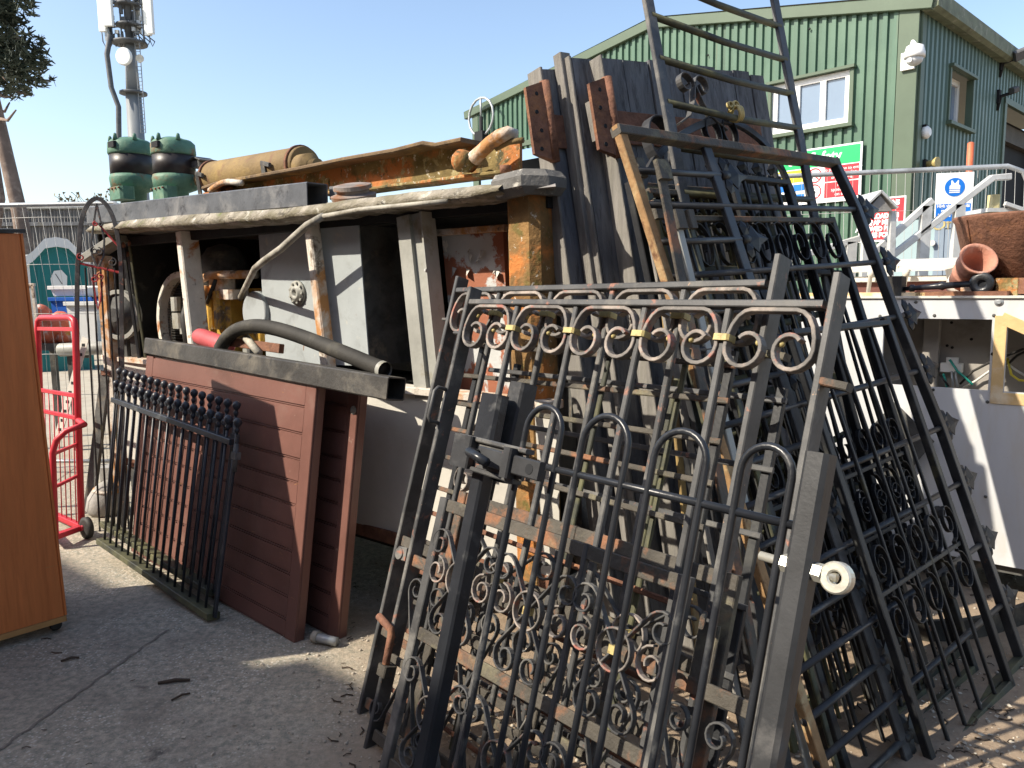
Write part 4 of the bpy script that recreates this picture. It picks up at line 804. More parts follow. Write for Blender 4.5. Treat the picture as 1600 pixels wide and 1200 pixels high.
bar_gate(Frame(back(-.06)+V((-.02, 0, 0)), 39, 19.5, 3), 'short dark bar gate with one scroll band, right behind the railing gate bars', (1235, 520), (1385, 505), 5, (.62,), 64, m_dark, False)
bar_gate(Frame(back(.42), 39, 14.5, 1), 'dark bar gate with scroll row against the wooden gates', (985, 290), (1120, 300), 6, (1.2,), 65, m_dark)
bar_gate(Frame(back(.2), 39, 17, 3.5), 'dark bar gate with two scroll bands low in the stack behind the spearheads', (1085, 420), (1325, 428), 7, (.9, .6), 66, m_dark, False)
# loose flats leaning in the pile
def flat(p, q, k, w, m, label, d=.012):
    fr = Frame(back(k), 39, 18, 2); A, B = fr.L(*p), fr.L(*q); dd = (B-A); B2 = A+dd*(A.y/(A.y-B.y)) if A.y > B.y else B
    t = thing('steel_flat', label, 'steel bar', fr, 'loose steel bars in the stack'); part(t, 'bar', m, lambda mb: mb.bar(B2, A, w, d)); part(t, 'end_lug', m_rail, lambda mb: mb.box(A+V((0, .0, .012)), (w*1.5, .07, .02))); return t
flat((1032, 268), (1075, 490), .02, .045, m_rail, 'red rusted flat bar standing upright between the rusty stile and the bars')
flat((1058, 345), (1100, 520), .05, .035, m_gch, 'grey flat bar with a bolt eye beside the red rusted bar')
flat((997, 265), (1045, 520), .12, .03, m_wood2, 'pale strip leaning left of the red rusted bar')
flat((1076, 345), (1118, 500), .08, .025, m_moss, 'thin mossy flat bar right of the grey flat bar')
flat((1023, 330), (1040, 500), .15, .03, m_tank, 'thin ochre flat bar behind the red rusted bar')
# ---------------------------------------------------------------- old wooden gates
def wood_gate(fr, label, xs, tops, nrm, hinge, thick=.06):
    t = thing('wooden_gate', label, 'gate', fr, 'old wooden gates'); random.seed(int(xs[0])); P = [fr.L(x, y) for x, y in zip(xs, tops)]
    for A, B in zip(P, P[1:]):
        mb = MB(); dz = random.uniform(-.006, .006); ty = random.uniform(-.012, .012)
        mb.hull8([(A.x+.004+A.y*0, 0, dz-thick), (B.x-.003, 0, dz-thick), (B.x-.003, B.y+ty, dz-thick), (A.x+.004, A.y+ty, dz-thick)], [(A.x+.004, 0, dz), (B.x-.003, 0, dz), (B.x-.003, B.y+ty, dz), (A.x+.004, A.y+ty, dz)]); mb.build('plank', m_wood, t)
    A = P[0]; B = P[-1]
    part(t, 'edge_stile', m_wood2, lambda mb: mb.bar((A.x-.004, 0, -thick/2-.01), (A.x-.004, A.y+.005, -thick/2-.01), .014, thick+.03))
    for hy in hinge:
        b = fr.L(xs[0], hy).y
        hb_ = part(t, 'strap', m_rust, lambda mb: mb.bar((A.x+.01, b, .008), (min(B.x-.05, A.x+1.0), b, .008), .14, .01))
        part(t, 'hinge_plate', m_rust, lambda mb: mb.hull8([(A.x-.11, b-.1, .0), (A.x-.015, b-.13, .0), (A.x-.015, b+.2, 0), (A.x-.11, b+.17, 0)], [(A.x-.11, b-.1, .016), (A.x-.015, b-.13, .03), (A.x-.015, b+.2, .03), (A.x-.11, b+.17, .016)]))
        part(t, 'hinge_barrel', m_rust, lambda mb: mb.lathe((A.x-.012, b-.13, .02), (0, 1, 0), [(0, .022), (.33, .022)], 10))
        for k in range(4): part(t, 'hinge_hole', M_black, lambda mb: mb.lathe((A.x-.075+.012*(k % 2), b-.08+.075*k, .02), (0, 0, 1), [(0, .009), (.004, .009)], 8))
    return t
FW3 = Frame(back(.72), 36, 10, 3); FW2 = Frame(back(.84), 36, 9, 3); FW1 = Frame(back(.95), 36, 8.2, 3)
wood_gate(FW3, 'front grey plank gate with a wide rusty strap, all its plank tops showing', (940, 973, 1013, 1037, 1060, 1087, 1117, 1146, 1172, 1193), (88, 91, 95, 99, 102, 104, 108, 110, 113, 115), 0, (198,))
wood_gate(FW2, 'second plank gate, only its pale edge and one plank showing left of the front one', (891, 931, 975, 1010), (90, 93, 97, 100), 0, ())
wood_gate(FW1, 'hindmost weathered plank gate beside the rusty corner post, with a red rusted hinge plate', (846, 880, 910), (107, 108, 112), 0, (205,))
wp = thing('timber_post', 'tall thin weathered timber upright between the hindmost plank gates', 'timber', FW2.off(-.05)); q = FW2.L(889, 78)
part(wp, 'upright', m_wood2, lambda mb: mb.bar((q.x-.01, 0, 0), (q.x, q.y, 0), .055, .05))
wb = thing('timber_block', 'short grey timber block standing between the plank gates', 'timber', FW2.off(.05)); q = FW2.L(918, 165); q_ = FW2.L(932, 225)
part(wb, 'block', m_wood2, lambda mb: mb.bar((q.x, q_.y, 0), (q.x-.01, q.y, 0), .05, .06)); part(wb, 'nail', m_rust, lambda mb: mb.lathe((q.x, q.y-.05, .03), (0, 0, 1), [(0, .006), (.006, .004)], 6))
# ================================================================ LEANING DOORS, RAILINGS, BEAM
FD = Frame(gnd(460, 1005), -42, 8, -1); DW, DH = 1.87, 1.245
def brown_door(fr, label, grooves):
    t = thing('panelled_door', label, 'door panel', fr, 'brown door panels')
    part(t, 'core', m_brown, lambda mb: mb.boxp(-DW, 0, 0, DH, -.055, -.008, .004))
    part(t, 'side_frame', m_brown, lambda mb: mb.boxp(-.085, -.001, .001, DH-.001, -.008, .001, .004)); part(t, 'side_frame', m_brown, lambda mb: mb.boxp(-DW+.001, -DW+.1, .001, DH-.001, -.008, .001, .004))
    ys = [0.001, .09, .2, .31, .42, .53, .64, .75, .86, .985, 1.115, DH-.001]
    for b0, b1 in zip(ys, ys[1:]):
        def fn(mb): mb.boxp(-DW+.1, -.085, b0+.009, b1-.009, -.008, .0, .007); mb.bar((-DW+.1, b0+.0005, -.008), (-.085, b0+.0005, -.008), .004, .012)
        part(t, 'board', m_brown, fn)
    part(t, 'handle_plate', m_gch, lambda mb: mb.lathe((-.03, 1.1, .0), (0, 0, 1), [(0, .022), (.006, .02), (.008, .008)], 14)) if grooves else None
    return t
brown_door(FD, 'front brown panelled garage door section with horizontal grooves and a sunlit edge', False)
brown_door(Frame(gnd(527, 1000), -42, 8, -1).off(-.0, .0), 'second brown door section standing behind the front one, only its right edge showing', True)
bx_ = thing('black_box_beam', 'dusty black square steel tube lying along the top of the brown door', 'steel beam', FD)
A, B = FD.L(240, 541, -.03), FD.L(612, 607, -.03); hollow(bx_, A-V((.02, 0, 0)), B+V((.03, 0, 0)), .1, .1, m_bxs, (.0, 1, 0))
hs = thing('corrugated_hose', 'black corrugated rubber hose arching over the black square tube', 'hose', FD)
pts = [FD.L(x, y, -.09) for x, y in ((344, 545), (352, 530), (366, 517), (385, 510), (405, 509), (430, 513), (460, 522), (490, 533), (520, 545), (550, 557), (580, 570), (600, 578))]
for _ in range(3):
    nw = [pts[0]]
    for a, b in zip(pts, pts[1:]): nw += [a.lerp(b, .25), a.lerp(b, .75)]
    pts = nw+[pts[-1]]
L_ = [0]
for a, b in zip(pts, pts[1:]): L_.append(L_[-1]+(b-a).length)
def at_len(s):
    for i in range(len(pts)-1):
        if L_[i+1] >= s: return pts[i].lerp(pts[i+1], (s-L_[i])/max(1e-6, L_[i+1]-L_[i]))
    return pts[-1]
n = int(L_[-1]/.006); cp = [at_len(L_[-1]*k/n) for k in range(n+1)]
part(hs, 'tube', m_rubd, lambda mb: mb.sweep(cp, [(.036*cos(2*pi*k/14), .036*sin(2*pi*k/14)) for k in range(14)], (0, 0, 1), True, [1+.07*(k % 2) for k in range(n+1)], caps=False))
part(hs, 'cuff', m_gch, lambda mb: (mb.sweep([cp[-4], cp[-1]+(cp[-1]-cp[-4])*.5], [(.039*cos(2*pi*k/16), .039*sin(2*pi*k/16)) for k in range(16)], (0, 0, 1), True, caps=False)))
part(hs, 'bore', M_black, lambda mb: mb.sweep([cp[-5], cp[-3]], [(.034*cos(2*pi*k/14), .034*sin(2*pi*k/14)) for k in range(14)], (0, 0, 1), True))
m_redd2 = mat('faded_pinkish_red', (.4, .07, .075), .55, .2, 6, [((.45, .25, .22), 7, .56, .7)], .1, 40)
ex = thing('red_extinguisher', 'red cylinder lying at the left end of the black square tube, by the white pillar', 'extinguisher', FD)
A, B = FD.L(308, 524, -.14), FD.L(395, 556, -.14)
part(ex, 'body', m_redd2, lambda mb: mb.lathe(A, B-A, [(0, .02), (.004, .036), (.03, .048), (.06, .052), (.3, .052), (.38, .052), (.41, .03)], 20)); part(ex, 'cap', m_tank, lambda mb: mb.lathe(A-(B-A).normalized()*.012, B-A, [(0, .012), (.014, .024)], 12))
cp_ = thing('copper_offcut', 'brown and pale pipe stubs poking up behind the black square tube under the hose', 'pipe', FD)
part(cp_, 'stub', m_pipe, lambda mb: mb.tube([FD.L(385, 528, -.12), FD.L(405, 552, -.1)], .022)); part(cp_, 'flat_stub', m_rust, lambda mb: mb.bar(FD.L(360, 534, -.14), FD.L(440, 545, -.14), .05, .03))
random.seed(19); sc_ = MB()
for k in range(34):
    p = V((random.uniform(-1.3, -.02), random.uniform(.1, 1.22), .0022)); d = V((random.uniform(.006, .05), random.uniform(-.02, .012), 0)); w = V((0, .0008, 0)); sc_.add([p-w, p+d-w*.4, p+d+w*.4, p+w], [(0, 1, 2, 3)])
sc_.build('scratch', m_cabt, bpy.data.objects['panelled_door'], kind='stuff')
# ball topped railings
FRl = Frame(gnd(330, 970), -42, 7, -3.2)
fx = [FRl.L(x, y) for x, y in ((172, 603), (368, 668))]; RW = 1.42; RHt = .93
def railing(fr, label, zo):
    t = thing('ball_top_railing', label, 'railing', fr, 'ball topped railings'); n = 17
    part(t, 'top_rail', m_blu2, lambda mb: mb.bar((-RW, RHt, 0), (.06, RHt, 0), .03, .04)); part(t, 'bottom_rail', m_moss, lambda mb: mb.bar((-RW-.02, .03, 0), (.02, .03, 0), .035, .07))
    for k in range(n):
        a = -RW+.02+(RW+.0)*k/(n-1); sx = .07*k/(n-1)
        b_ = part(t, 'bar', m_blu2, lambda mb: mb.tube([(a-.0, .03, 0), (a+sx, RHt+.07, 0)], .0075, 8))
        part(b_, 'ball_finial', m_blu2, lambda mb: (mb.lathe((a+sx, RHt+.05, 0), (0, 1, 0), [(0, .008), (.012, .013), (.02, .013), (.028, .008), (.034, .011), (.042, .018), (.055, .0215), (.067, .018), (.075, .01), (.078, .001)], 12)))
    part(t, 'stile', m_blu2, lambda mb: mb.bar((.035, .03, -.0), (.1, RHt+.04, 0), .022, .012))
    part(t, 'hinge', m_blk2, lambda mb: (mb.box((.1, RHt-.06, .0), (.05, .035, .03)), mb.tube([(.1, RHt-.14, .0), (.1, RHt-.0, 0)], .012)))
    return t
m_blu2 = mat('blue_black_paint', (.03, .034, .042), .38, .3, 8, [((.12, .12, .11), 7, .56, .74, .7)], .2, 80)
railing(FRl, 'front black railing panel with ball finials leaning against the brown door', 0)
ash = FRl.L(270, 700, -.075).x-FRl.L(270, 700).x
railing(FRl.off(-.075, ash, .06), 'second ball finial railing panel directly behind the front railing panel, slightly higher', 0)
# ================================================================ CABINET, TROLLEY
FCb = Frame(gnd(108, 985), 43, -4, 2.2); cb = thing('wooden_cabinet', 'tall orange brown wooden cabinet on small castors at the left edge', 'cabinet', FCb)
part(cb, 'carcass', m_cab, lambda mb: mb.boxp(-1.2, -.012, .085, 1.93, -.62, 0, .004)); part(cb, 'plinth', m_cabt, lambda mb: mb.boxp(-1.2, -.004, .055, .083, -.62, .004, .003)); part(cb, 'edge_strip', m_cab, lambda mb: mb.boxp(-.011, .0, .086, 1.93, -.62, .002, .003))
part(cb, 'top', m_bxs, lambda mb: mb.boxp(-1.2, .01, 1.933, 1.95, -.63, .01, .004))
random.seed(14); scr = MB()
for k in range(9):
    p = V((random.uniform(-.5, -.06), random.uniform(.12, .7), .0008)); d = V((random.uniform(.01, .05), random.uniform(-.012, .012), 0)); w = V((0, .0009, 0)); scr.add([p-w, p+d-w*.4, p+d+w*.4, p+w], [(0, 1, 2, 3)])
scr.build('scratch', m_cabt, cb, kind='stuff')
for c in (-.05, -.57):
    k_ = part(cb, 'castor', m_rub, lambda mb: mb.lathe((-.045, .027, c-.012), (0, 0, 1), [(0, .02), (.003, .027), (.02, .027), (.024, .02)], 16)); part(k_, 'fork', m_gdark, lambda mb: mb.box((-.04, .045, c), (.035, .02, .04)))
part(cb, 'castor', m_rub, lambda mb: mb.lathe((-.95, .027, -.06), (0, 0, 1), [(0, .02), (.003, .027), (.02, .027), (.024, .02)], 16))
FT = Frame(gnd(128, 838), -41, 3, 1); tr_ = thing('red_trolley', 'red tubular steel roll trolley with wire sides beside the cabinet', 'trolley', FT)
tl = FT.L(58, 492); trr = FT.L(133, 496); ht = trr.y; wl = tl.x; m = m_red
part(tr_, 'end_frame', m, lambda mb: mb.tube([(wl, .06, 0), (wl, ht-.08, 0), (wl+.02, ht-.02, 0), (wl+.08, ht, 0), (-.08, ht, 0), (-.02, ht-.02, 0), (0, ht-.08, 0), (0, .06, 0)], .022, 10))
for y in (515, 620, 655, 826): b = FT.L(128, y).y; part(tr_, 'cross_bar', m, lambda mb: mb.bar((wl, b, 0), (0, b, 0), .028, .022))
b0, b1 = FT.L(128, 826).y, FT.L(128, 655).y; b2 = FT.L(128, 620).y
for k in range(1, 8): a = wl*(1-k/8); part(tr_, 'wire', m_red, lambda mb: mb.tube([(a, b0, 0), (a, b2, 0)], .004, 6))
g0 = FT.L(92, 840, .2); g1 = FT.L(93, 680, .2)
part(tr_, 'side_loop', m, lambda mb: mb.tube([(g0.x, .06, .22), (g0.x, g1.y-.12, .22), (g0.x+.01, g1.y-.04, .2), (g0.x+.04, g1.y+.02, .15), (g0.x+.1, g1.y+.06, .06), (0, g1.y+.06, 0)], .02, 10))
for y in (700, 750): b = FT.L(110, y, .1).y; part(tr_, 'side_bar', m, lambda mb: mb.bar((g0.x, b-.02, .21), (0, b, .02), .022, .02, z=(0, 1, 0)))
part(tr_, 'base', m, lambda mb: (mb.bar((g0.x, .07, .24), (.02, .07, .0), .05, .035, z=(0, 1, 0)), mb.bar((wl, .07, .0), (.02, .07, 0), .04, .03, z=(0, 1, 0)), mb.bar((g0.x, .07, .24), (wl, .07, .1), .04, .03, z=(0, 1, 0))))
wh = part(tr_, 'wheel', m_rub, lambda mb: mb.lathe((.085, .075, -.02), (.1, 0, 1), [(0, .05), (.006, .074), (.034, .074), (.04, .05)], 22)); part(tr_, 'wheel', m_rub, lambda mb: mb.lathe((wl+.06, .06, .06), (.1, 0, 1), [(0, .05), (.006, .06), (.034, .06), (.04, .05)], 18))
part(tr_, 'wheel_fork', m, lambda mb: mb.bar((.0, .09, 0), (.085, .075, .025), .03, .012))
# ================================================================ LEFT BACKGROUND
FTr = Frame(at(150, 600, 5.25), 12, 4); FTr.o.z = 0
tt = thing('garden_arch', 'tall thin wrought iron arch panel with red rusted scrolls leaning at the housing end', 'arch', FTr)
La = lambda x, y: FTr.L(x, y)
ar = [La(*p) for p in ((126, 760), (121, 600), (120, 430), (124, 385), (126, 347), (135, 320), (151, 307), (168, 320), (180, 347), (187, 385), (190, 430), (191, 600), (190, 760))]
ar[0].y = 0; ar[-1].y = 0
for _ in range(2):
    nw = [ar[0]]
    for a, b in zip(ar, ar[1:]): nw += [a.lerp(b, .25), a.lerp(b, .75)]
    ar = nw+[ar[-1]]
part(tt, 'frame', m_blk2, lambda mb: mb.rib(ar, .028, .014))
part(tt, 'cross_bar', m_redd, lambda mb: mb.bar(La(119, 410), La(192, 427), .016, .01))
for x in (133, 145, 157, 168, 179): p = La(x, 418); part(tt, 'bar', m_dark, lambda mb: mb.bar((p.x, 0, 0), p, .012, .01))
part(tt, 'bar', m_blk2, lambda mb: mb.rib([La(*p) for p in ((151, 318), (147, 345), (143, 375), (144, 400), (152, 418))], .012, .01)); part(tt, 'bar', m_blk2, lambda mb: mb.rib([La(*p) for p in ((151, 318), (157, 345), (163, 375), (162, 400), (154, 418))], .012, .01))
part(tt, 'bar', m_redd, lambda mb: mb.bar(La(154, 350), La(185, 385), .012, .01))
for x, y, r_, s_ in ((148, 392, 6, 1), (155, 393, 6, -1), (127, 402, 6, 1), (176, 410, 7, -1), (148, 436, 6, -1), (158, 432, 6, 1), (150, 350, 4, 1), (158, 350, 4, -1)):
    p = La(x, y); rr = r_*5.3/F; part(tt, 'scroll', m_redd if y > 430 or x in (127, 150) else m_blk2, lambda mb: mb.rib(xf(spiral(0, 0, rr, rr*.3, 90, 90+430*s_, 18), p.x, p.y), .008, .012), .01)
part(tt, 'leaf_scroll', m_redd, lambda mb: mb.rib([La(*p) for p in ((146, 440), (150, 470), (153, 484), (157, 470), (160, 440))], .01, .01))
# two thin dark gates leaning at the housing end
def thin(label, pts, m, w, Y=5.5):
    fr = Frame(at(200, 600, Y), 5, 5); fr.o.z = 0; t = thing('iron_bar', label, 'iron bar', fr, 'thin iron bars leaning at the housing end'); A, B = [fr.L(*p) for p in pts]; B = B+(B-A)*(B.y/(A.y-B.y)) if A.y > B.y > 0 else B
    part(t, 'bar', m, lambda mb: mb.bar(A, B, w, w)); part(t, 'bar_end', m_rust, lambda mb: mb.lathe(A-V((0, .01, 0)), (0, 1, 0), [(0, w*.6), (.02, w*.8), (.04, w*.3)], 8))
thin('thin black bar right of the iron arch, leaning left at its top', ((193, 385), (222, 590)), m_dark, .02); thin('pale edged thin bar nearest the first white pillar, leaning left at its top', ((202, 382), (232, 592)), m_moss, .016)
thin('wide dark strip leaning just right of the iron arch', ((199, 400), (216, 590)), m_gdark, .05, 5.6)
# machine-end scrap
FX = Frame(at(180, 600, 5.75), -20, 0); FX.o.z = 0
wl_ = thing('scrap_wheel', 'pale grey spoked scrap wheel behind the iron arch bars', 'wheel', FX); p = FX.L(188, 492)
part(wl_, 'rim', m_gch, lambda mb: mb.rib([p+V((.17*cos(k*pi/14), .17*sin(k*pi/14), 0)) for k in range(28)], .03, .05, closed=True)); part(wl_, 'disc', m_gdark, lambda mb: mb.lathe(p, (0, 0, 1), [(-.01, .15), (.01, .15), (.03, .06), (.06, .05)], 20))
part(wl_, 'leg', m_gdark, lambda mb: mb.bar((p.x, 0, -.03), (p.x, p.y, -.03), .06, .04))
wp_ = thing('peeling_timber', 'peeling rust and white timber post behind the iron arch', 'timber', FX); A, B = FX.L(162, 400), FX.L(176, 600); B.y = 0
part(wp_, 'post', m_rpeel, lambda mb: mb.bar(A, (B.x, 0, 0), .08, .08)); part(wp_, 'cap', m_gch, lambda mb: mb.bar(A+V((-.12, -.02, .03)), A+V((.2, .12, .03)), .05, .14))
bk_ = thing('cement_sack', 'small lumpy grey sack on the ground at the far housing end', 'sack', FX)
def sack(mb):
    p = FX.L(182, 800); mb.lathe((p.x, 0, .1), (.15, 1, 0), [(0, .11), (.04, .14), (.12, .13), (.18, .1), (.23, .06), (.26, .02)], 14)
part(bk_, 'bag', m_conc, sack); part(bk_, 'tie', m_rpeel, lambda mb: mb.lathe((FX.L(182, 800).x+.03, .18, .1), (.15, 1, 0), [(0, .104), (.02, .09)], 10))
# perforated white strip and dark plank leaning near the trolley
FP = Frame(at(110, 600, 5.7), -20, 4); FP.o.z = 0; ps = thing('perforated_strip', 'white perforated steel strip with square holes leaning behind the trolley', 'steel strip', FP); A, B = FP.L(134, 528), FP.L(80, 720); B2 = B+(B-A)*(B.y/(A.y-B.y)) if B.y > 0 else B
part(ps, 'strip', m_wpl, lambda mb: mb.bar(B2, A, .07, .006)); d = (B2-A)
part(ps, 'slots', M_black, lambda mb: [mb.box(A+d*(.04+.92*k/17)+V((0, 0, .004)), (.032, .022, .002), .0005) for k in range(18)] and None)
pk = thing('dark_plank', 'dark grey plank leaning left of the railing panels', 'timber', FP); part(pk, 'board', m_gdark, lambda mb: mb.bar(V((FP.L(128, 700).x, 0, -.05)), FP.L(166, 580, -.05), .09, .03)); part(pk, 'end_plate', m_rust, lambda mb: mb.box(FP.L(165, 583, -.03), (.09, .03, .008)))
# mesh fence
m_wire = mat('galvanised_wire', (.42, .42, .4), .5, .1, 5, [], 0, metal=.3)
def mesh_fence(fr, label, a0, a1, h, curve, sp, lean_top, hz):
    t = thing('mesh_fence_panel', label, 'fence', fr, 'temporary mesh fence panels')
    pts = [(a0, 0, 0), (a0, h-.1, 0), (a0+.03, h-.03, 0), (a0+.1, h, 0), (a1-curve, h, 0), (a1-curve*.3, h-curve*.3, 0), (a1, h-curve, 0), (a1, 0, 0)]
    part(t, 'frame_tube', m_galv, lambda mb: mb.tube(pts, .021, 8)); part(t, 'bottom_tube', m_galv, lambda mb: mb.tube([(a0, .12, 0), (a1, .12, 0)], .018, 8))
    def wires(mb):
        a = a0+.05; k = 0
        while a < a1-.02:
            mb.tube([(a, .12, .01), (a, h*.5, .012), (a-lean_top*.35+.01*sin(k), h*.72, .02+.01*sin(k*2.1)), (a-lean_top, h-.02, .01)], .0019, 4); a += sp; k += 1
        for b in hz: mb.tube([(a0, b*h, .012), ((a0+a1)/2, b*h+.01, .014), (a1, b*h, .012)], .0025, 4)
    part(t, 'mesh', m_wire, wires)
    for a in (a0+.1, a1-.1): part(t, 'foot', m_conc, lambda mb: mb.box((a, .06, 0), (.22, .12, .6), .02))
    return t
FH = Frame(at(100, 600, 7.0), -3, 1); FH.o.z = 0; a0, a1 = FH.L(-60, 400).x, FH.L(196, 400).x
mesh_fence(FH, 'temporary mesh fence panel with bent wires in front of the teal toilet', a0, a1, FH.L(100, 319).y, .08, .085, .12, (.15, .3, .45, .6, .78, .95))
# portable toilet
m_teal = mat('teal_plastic', (.012, .16, .16), .45, .08, 2, [], .05); m_teal_lit = mat('teal_plastic_sunlit', (.02, .3, .26), .45, .08, 2, [], .05); m_whp = mat('white_plastic', (.75, .75, .72), .45, .05, 3, [], .02)
pc = at(52, 500, 16.5); pc.z = 0; FPt = Frame(pc, 32); pt = thing('portable_toilet', 'teal portable toilet with a white domed roof behind the mesh fence', 'portable toilet', FPt)
we = FPt.L(140, 470).x; hw = FPt.L(52, 398).y; hp = FPt.L(96, 371).y
part(pt, 'body', m_teal, lambda mb: mb.poly([(0, 0), (we, 0), (we, hw-.02), (we*.8, hw+.1), (we*.5, hp-.07), (we*.2, hw+.1), (0, hw-.02)], -1.1, -.0))
part(pt, 'door', m_teal, lambda mb: (mb.rib([(we*.16, .05, .005), (we*.16, hw-.25, .005), (we*.25, hw-.05, .005), (we*.5, hp-.2, .005), (we*.75, hw-.05, .005), (we*.84, hw-.25, .005), (we*.84, .05, .005)], .05, .03)))
part(pt, 'side_panel', m_teal_lit, lambda mb: mb.boxp(-.02, -.002, .1, hw-.06, -1.05, -.06))  # lighter teal: sun on the left face put into the colour
part(pt, 'side_vent', m_teal, lambda mb: mb.boxp(-.035, -.02, hw-.35, hw-.25, -.95, -.16))
part(pt, 'corner_post', m_whp, lambda mb: mb.bar((-.01, 0, .0), (-.01, hw, .0), .05, .05))
arc = [(-.06, hw-.06), (we*.1, hw+.08), (we*.3, hp-.04), (we*.5, hp), (we*.7, hp-.04), (we*.9, hw+.08), (we+.06, hw-.06)]
part(pt, 'roof', m_whp, lambda mb: mb.poly(arc+[(x, y-.2) for x, y in arc[::-1]], -1.2, .1))
part(pt, 'door_sign', m_whp, lambda mb: mb.poly([(we*.36, hw-.68), (we*.62, hw-.7), (we*.64, hw-.45), (we*.55, hw-.32), (we*.42, hw-.34), (we*.35, hw-.5)], .012, .02)); part(pt, 'sign_mark', m_sk, lambda mb: mb.bar((we*.44, hw-.4, .022), (we*.54, hw-.62, .022), .015, .004))
# bench of oddments
FBn = Frame(at(120, 600, 8.0), -2); FBn.o.z = 0; q0, q1 = FBn.L(-10, 538), FBn.L(215, 534); bz_ = q0.y
bn = thing('steel_bench', 'low dark steel bench carrying crates and sacks behind the mesh fence', 'bench', FBn)
part(bn, 'deck', m_gdark, lambda mb: mb.boxp(q0.x, q1.x, bz_-.07, bz_, -.9, .0))
for a in (q0.x+.1, (q0.x+q1.x)/2, q1.x-.1):
    for c in (-.08, -.82): part(bn, 'leg', m_gdark, lambda mb: mb.bar((a, 0, c), (a, bz_-.07, c), .06, .06))
def crate(x0, x1, y0, y1, c, m, label, base=None):
    A, B = FBn.L(x0, y1, c), FBn.L(x1, y0, c); b0 = A.y if base is None else base; t = thing('plastic_crate', label, 'crate', FBn, 'plastic crates'); h = B.y-b0; w = B.x-A.x
    part(t, 'body', m, lambda mb: (mb.hull8([(A.x+.03, b0, c), (B.x-.03, b0, c), (B.x-.03, b0, c-.38), (A.x+.03, b0, c-.38)], [(A.x, B.y, c+.01), (B.x, B.y, c+.01), (B.x, B.y, c-.39), (A.x, B.y, c-.39)]))); part(t, 'rim', m, lambda mb: (mb.bar((A.x-.015, B.y, c+.02), (B.x+.015, B.y, c+.02), .04, .03), mb.bar((A.x-.015, B.y, c-.4), (B.x+.015, B.y, c-.4), .04, .03)))
m_blc = mat('blue_plastic', (.015, .1, .42), .45, .06, 2, [], .03)
crate(82, 142, 467, 500, -.45, m_blc, 'blue plastic crate on the bench in front of the teal toilet', bz_); crate(106, 152, 474, 500, -.05, m_whp, 'small white plastic crate in front of the blue crate', bz_); crate(80, 134, 449, 463, -.47, m_whp, 'white plastic tray lying on top of the blue crate')
sk = thing('orange_sacks', 'orange and clear plastic sacks heaped at the bench edge', 'sacks', FBn); random.seed(6)
m_osk = mat('orange_sack', (.55, .14, .07), .5, .3, 9, [((.6, .55, .5), 12, .52, .64), ((.5, .4, .05), 7, .62, .7)], .4, 20)
for x, y, r_ in ((78, 515, .13), (95, 505, .14), (88, 522, .12), (108, 520, .1), (70, 500, .1), (70, 488, .1)):
    p = FBn.L(x, y, -.2); part(sk, 'sack', m_osk, lambda mb: mb.lathe((p.x, max(bz_, p.y-r_), -.18), (random.uniform(-.4, .4), 1, random.uniform(-.3, .3)), [(0, r_*.7), (r_*.3, r_), (r_, r_*1.05), (r_*1.6, r_*.7), (r_*1.9, r_*.25)], 11))
ss = thing('sheet_offcut', 'rust edged grey sheet steel standing left of the teal toilet', 'sheet', FBn); A, B = FBn.L(28, 535, .03), FBn.L(54, 445, .03)
part(ss, 'sheet', m_grey, lambda mb: mb.boxp(A.x-.2, B.x, bz_, B.y, .02, .035)); part(ss, 'edge', m_rpeel, lambda mb: (mb.bar((B.x, bz_, .03), (B.x-.02, B.y, .03), .03, .03), mb.bar((A.x-.2, B.y, .03), (B.x, B.y, .03), .03, .03)))
pg = thing('grey_pipe', 'short fat grey pipe lying along the bench front edge', 'pipe', FBn); A, B = FBn.L(93, 547, .1), FBn.L(205, 541, .1); part(pg, 'tube', m_gch, lambda mb: mb.lathe(A, B-A, [(0, .062), (.01, .068), ((B-A).length-.01, .068), ((B-A).length, .062)], 18)); part(pg, 'end_hole', M_black, lambda mb: mb.lathe(A-V((.003, 0, 0)), B-A, [(0, .052), (.004, .052)], 16))
part(pg, 'bracket', m_gdark, lambda mb: [mb.bar((x, bz_-.12, .1), (x, bz_-.14, -.1), .04, .1, z=(1, 0, 0)) for x in (A.x+.15, B.x-.15)] and None)
# ================================================================ WHITE VEHICLE BODY ON THE RIGHT
ow = gnd(1600, 890, .18); FE = Frame((ow.x, ow.y, 0), -40.5); bd = thing('white_vehicle_body', 'gutted white vehicle body with a square opening full of wires behind the gates', 'vehicle body', FE)
Le = lambda x, y, c=0: FE.L(x, y, c)
b0 = .18; bt = Le(1400, 466).y; o0, o1 = Le(1379, 553), Le(1547, 553); oy1, oy0 = Le(1460, 498).y, Le(1460, 605).y; aL2 = Le(1245, 700).x; aR = .75
t0, t1 = Le(1572, 550).x, Le(1600, 550).x+.35; ty1 = Le(1580, 484).y; ty0 = Le(1580, 602).y
def pnl(x0, x1, y0, y1): mb = MB(); mb.boxp(x0, x1, y0, y1, -.02, 0, .002); mb.build('panel', m_white2, bd)
pnl(aL2, aR, b0, oy0); pnl(aL2, aR, oy1, bt); pnl(aL2, o0.x, oy0, oy1); pnl(o1.x, t0, oy0, oy1); pnl(t1, aR, oy0, oy1)
m_ofoam = mat('orange_sealant', (.6, .42, .2), .8, .15, 8, [((.72, .62, .45), 5, .48, .65)], .2, 50)
tri = [(t0, oy0, .004), (t0, ty1-.0, .004), (t1, oy0+.16, .004), (t1, oy0, .004)]
